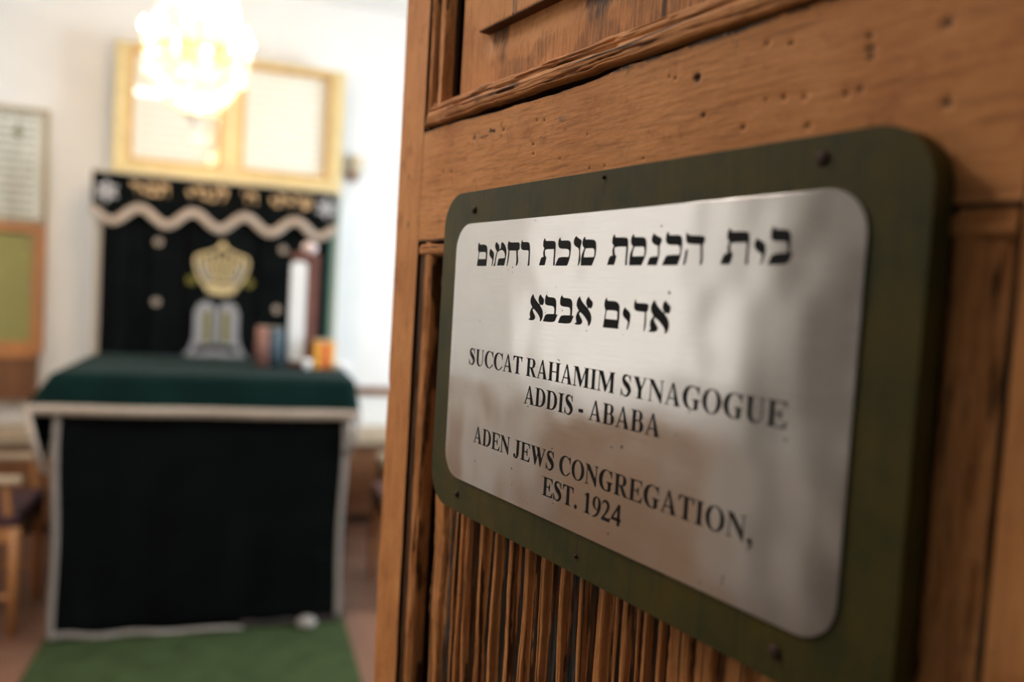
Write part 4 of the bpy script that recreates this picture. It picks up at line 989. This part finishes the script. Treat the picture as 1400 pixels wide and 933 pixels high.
MB().box(-.052, .076, -.050, .055, .500, .535).build('top', M['red_brown'], cs, bevel=.010)
kn = MB().lathe([(.001, 0), (.020, .002), (.034, .016), (.036, .032), (.026, .050), (.001, .058)], (.030, -.005, .535), 18).build('knob', simple('pinkish_white', (.62, .50, .48), .5), cs, smooth=True)
kn['label'] = 'pinkish white rounded knob'
tn = empty('printed_box', (.352, 3.83, ZB), math.radians(8)); tag(tn, 'small amber box with a red stripe at the right end of the table', 'box')
MB().box(-.046, .046, -.03, .03, 0, .128).build('carton', M['amber'], tn, bevel=.003)
MB().box(-.018, .018, -.0312, -.0302, .004, .120).build('stripe', M['red_print'], tn)
MB().box(-.047, .047, -.031, .031, .128, .136).build('lid', M['beige_wood'], tn, bevel=.002)
def small(name, x, y, prof, m, label, cat):
    r = empty(name, (x, y, ZB)); tag(r, label, cat)
    MB().lathe(prof, (0, 0, 0), 20).build('body', M[m], r, smooth=True)
    return r
r = small('white_cup', .272, 3.77, [(.001, 0), (.016, 0), (.021, .045), (.019, .045), (.014, .004), (.001, .004)], 'white', 'small white cup between the tall case and the amber box', 'cup')
r = small('white_dish', .430, 3.80, [(.001, 0), (.03, 0), (.040, .035), (.0375, .035), (.028, .004), (.001, .004)], 'white', 'small white bowl at the right corner of the table, beside the amber box', 'bowl')

# ================================================================ chairs
def chair(loc, rz, label, seat_m, wood, arms=False, back_m=None):
    c = empty('dining_chair' if not arms else 'armchair', loc, rz); tag(c, label, 'chair')
    W, D, H = .44, .42, .44
    MB().box(-W/2, W/2, -D/2, D/2, H, H+.055).build('seat', M[seat_m], c, bevel=.015)
    MB().box(-W/2+.01, W/2-.01, -D/2+.01, D/2-.01, H-.06, H).build('seat_frame', M[wood], c, bevel=.004)
    for sx in (-1, 1):
        MB().tube([(sx*.195, -.185, 0), (sx*.20, -.19, H)], [.017, .022]).build('leg', M[wood], c, smooth=True)
        MB().tube([(sx*.195, .215, 0), (sx*.195, .19, H), (sx*.19, .225, .92)], [.017, .021, .017]).build('leg', M[wood], c, smooth=True)
        MB().bar((sx*.197, -.185, .16), (sx*.197, .20, .16), .010).build('stretcher', M[wood], c)
        if arms:
            a = MB().box(sx*.225-.025, sx*.225+.025, -.22, .20, .62, .645).build('armrest', M['beige_wood'], c, bevel=.008)
            MB().bar((sx*.215, -.17, .49), (sx*.22, -.16, .62), .014).build('arm_post', M[wood], c)
    MB().grid(10, 6, lambda s, t: (-.185+.37*s, .205+.03*t+.02*math.sin(s*math.pi), .62+.30*t)).build('backrest', M[back_m or wood], c, smooth=True, solid=.018)
    return c
chair((-1.02, 3.72, 0), math.radians(90), 'wooden armchair with a plum seat, standing left of the cloth-covered table', 'plum', 'orange_wood', True)
chair((.835, 3.74, 0), math.radians(-90), 'wooden chair with a dusty red seat, standing right of the cloth-covered table', 'dusty_red', 'orange_wood', False)
chair((.98, 4.48, 0), math.radians(180), 'pale wooden chair standing in front of the bench right of the ark', 'beige_wood', 'brown_wood', False)

# ================================================================ chandelier
CX, CY = -.235, 3.60
ch = empty('chandelier', (CX, CY, 2.10)); tag(ch, 'lit crystal chandelier with strings of glass beads, hanging above the table', 'chandelier')
MB().bar((0, 0, .80), (0, 0, RH-2.10), .006).build('chain', M['brass'], ch)
MB().bar((0, 0, .02), (0, 0, .82), .010).build('stem', M['brass'], ch)
MB().lathe([(.001, 0), (.06, .0), (.05, .03), (.001, .035)], (0, 0, RH-2.10-.035), 20).build('ceiling_rose', M['brass'], ch, smooth=True)
def ring(r, z, t, name):
    n = 40
    MB().tube([(r*math.cos(2*math.pi*k/n), r*math.sin(2*math.pi*k/n), z) for k in range(n+1)], t, 6).build(name, M['brass'], ch, smooth=True)
ring(.190, .27, .008, 'ring'); ring(.110, .80, .007, 'ring'); ring(.125, .43, .006, 'ring')
bulb = None
def octa(mb, p, r):
    x, y, z = p
    return mb.add([(x+r,y,z),(x,y+r,z),(x-r,y,z),(x,y-r,z),(x,y,z+r*1.3),(x,y,z-r*1.3)], [(0,1,4),(1,2,4),(2,3,4),(3,0,4),(1,0,5),(2,1,5),(3,2,5),(0,3,5)])
for k in range(10):
    a = 2*math.pi*k/10+.2
    c, s = math.cos(a), math.sin(a)
    ar = MB().tube([(.01*c, .01*s, .20), (.10*c, .10*s, .17), (.19*c, .19*s, .22), (.205*c, .205*s, .285)], .006, 6).build('arm', M['brass'], ch, smooth=True)
    MB().lathe([(.001, 0), (.011, .0), (.011, .045), (.001, .05)], (.205*c, .205*s, .285), 10).build('candle_sleeve', M['white'], ar, smooth=True)
    MB().lathe([(.001, 0), (.010, .008), (.013, .020), (.008, .038), (.001, .052)], (.205*c, .205*s, .332), 10).build('bulb', M['bulb'], ar, smooth=True)
for k in range(5):
    a = 2*math.pi*k/5
    MB().lathe([(.001, 0), (.012, .008), (.015, .020), (.010, .038), (.001, .052)], (.06*math.cos(a), .06*math.sin(a), .45), 10).build('bulb', M['bulb'], ch, smooth=True)
def string_mesh(prof, nb, r):
    mb = MB()
    for j in range(nb):
        t = j/(nb-1)
        rr = np.interp(t, [p[0] for p in prof], [p[1] for p in prof]); zz = np.interp(t, [p[0] for p in prof], [p[2] for p in prof])
        octa(mb, (rr, 0, zz), r*(1 if j % 3 else 1.5))
    return mb
def strings(prof, nb, r, cnt, off):
    base = string_mesh(prof, nb, r).build('crystal_string', M['crystal'], ch)
    base.rotation_euler.z = off
    for k in range(1, cnt):
        o = base.copy(); COL.objects.link(o); o.parent = ch; o.rotation_euler.z = off+2*math.pi*k/cnt
strings([(0, .108, .80), (.5, .118, .60), (.8, .150, .43), (1, .190, .30)], 22, .0085, 24, 0)
strings([(0, .190, .26), (.3, .175, .18), (.65, .115, .09), (1, .015, .02)], 14, .010, 24, .1)
strings([(0, .196, .25), (1, .196, .19)], 4, .009, 30, .05)
MB().lathe([(.001, -.03), (.018, -.015), (.02, 0), (.012, .015), (.001, .02)], (0, 0, .01), 12).build('finial', M['crystal'], ch, smooth=True)
lamp('chandelier_light', (CX, CY, 2.30), 28, (1, .70, .40), .12)
lamp('chandelier_upper_light', (CX, CY, 2.68), 10, (1, .70, .40), .08)

cl = empty('added_fill_housing', (-.95, 1.75, RH)); tag(cl, 'unseen flat white housing added over the fill light near the left wall', 'lamp')  # box for the added fill light, not in view
MB().box(-.62, .62, -.17, .17, -.07, -.001).build('housing', M['white'], cl, bevel=.01)
# ================================================================ parts added on the left, out of view, for the steel plate to mirror
wn = MB().box(RX0, RX0+.02, RY0, 4.8, 0, 1.03)
M['wainscot'] = simple('tan_brown_wood', (0.34, 0.21, 0.13), .5, var=.2, scale=8, stretch=(1, 1, .2))
struct('trim_2', wn, M['wainscot'], 'unseen brown wooden wainscot added along the left wall for the plate to mirror', cat='wainscot')
M['leaf_wood'] = simple('darkened_door_wood', (0.16, 0.115, 0.085), .6, var=.3, scale=9, stretch=(1, 1, .2))
d2 = empty('door_2_added', (-.815, .165, 0), math.radians(95)); tag(d2, 'unseen second leaf of the double door, added opposite the plaque to block light and tone its reflection', 'door', kind='structure')  # added out of view to cut light on the right and darken the reflection
def D2(x0, x1, y0, y1, z0, z1, n, m='wood_v'): return MB().box(x0, x1, y0, y1, z0, z1).build(n, M[m], d2, bevel=.002)
D2(0, .058, -.02, .02, .01, 2.11, 'stile', 'leaf_wood'); D2(.545, .60, -.02, .02, .01, 2.11, 'stile', 'leaf_wood')
for z0, z1 in ((.01, .26), (1.50, 1.60), (2.03, 2.11)): D2(.058, .545, -.02, .02, z0, z1, 'rail', 'leaf_wood')
D2(.058, .545, -.010, .010, .26, 1.50, 'panel', 'leaf_wood'); D2(.058, .545, -.010, .010, 1.60, 2.03, 'panel', 'leaf_wood')
for ya, yb in ((1.22, 1.42), (2.36, 2.66)):
    c = MB().grid(40, 6, lambda s, t: (RX0+.06+.018*math.sin(s*28), ya+(yb-ya)*s, .25+2.25*t)).build('window_curtain', M['sheer'], None, smooth=True, solid=.004, fix=False)
    tag(c, 'unseen white curtain added at the %s side of the left-wall window' % ('near' if ya < 2 else 'far'), 'curtain', 'added curtains at the left-wall window')
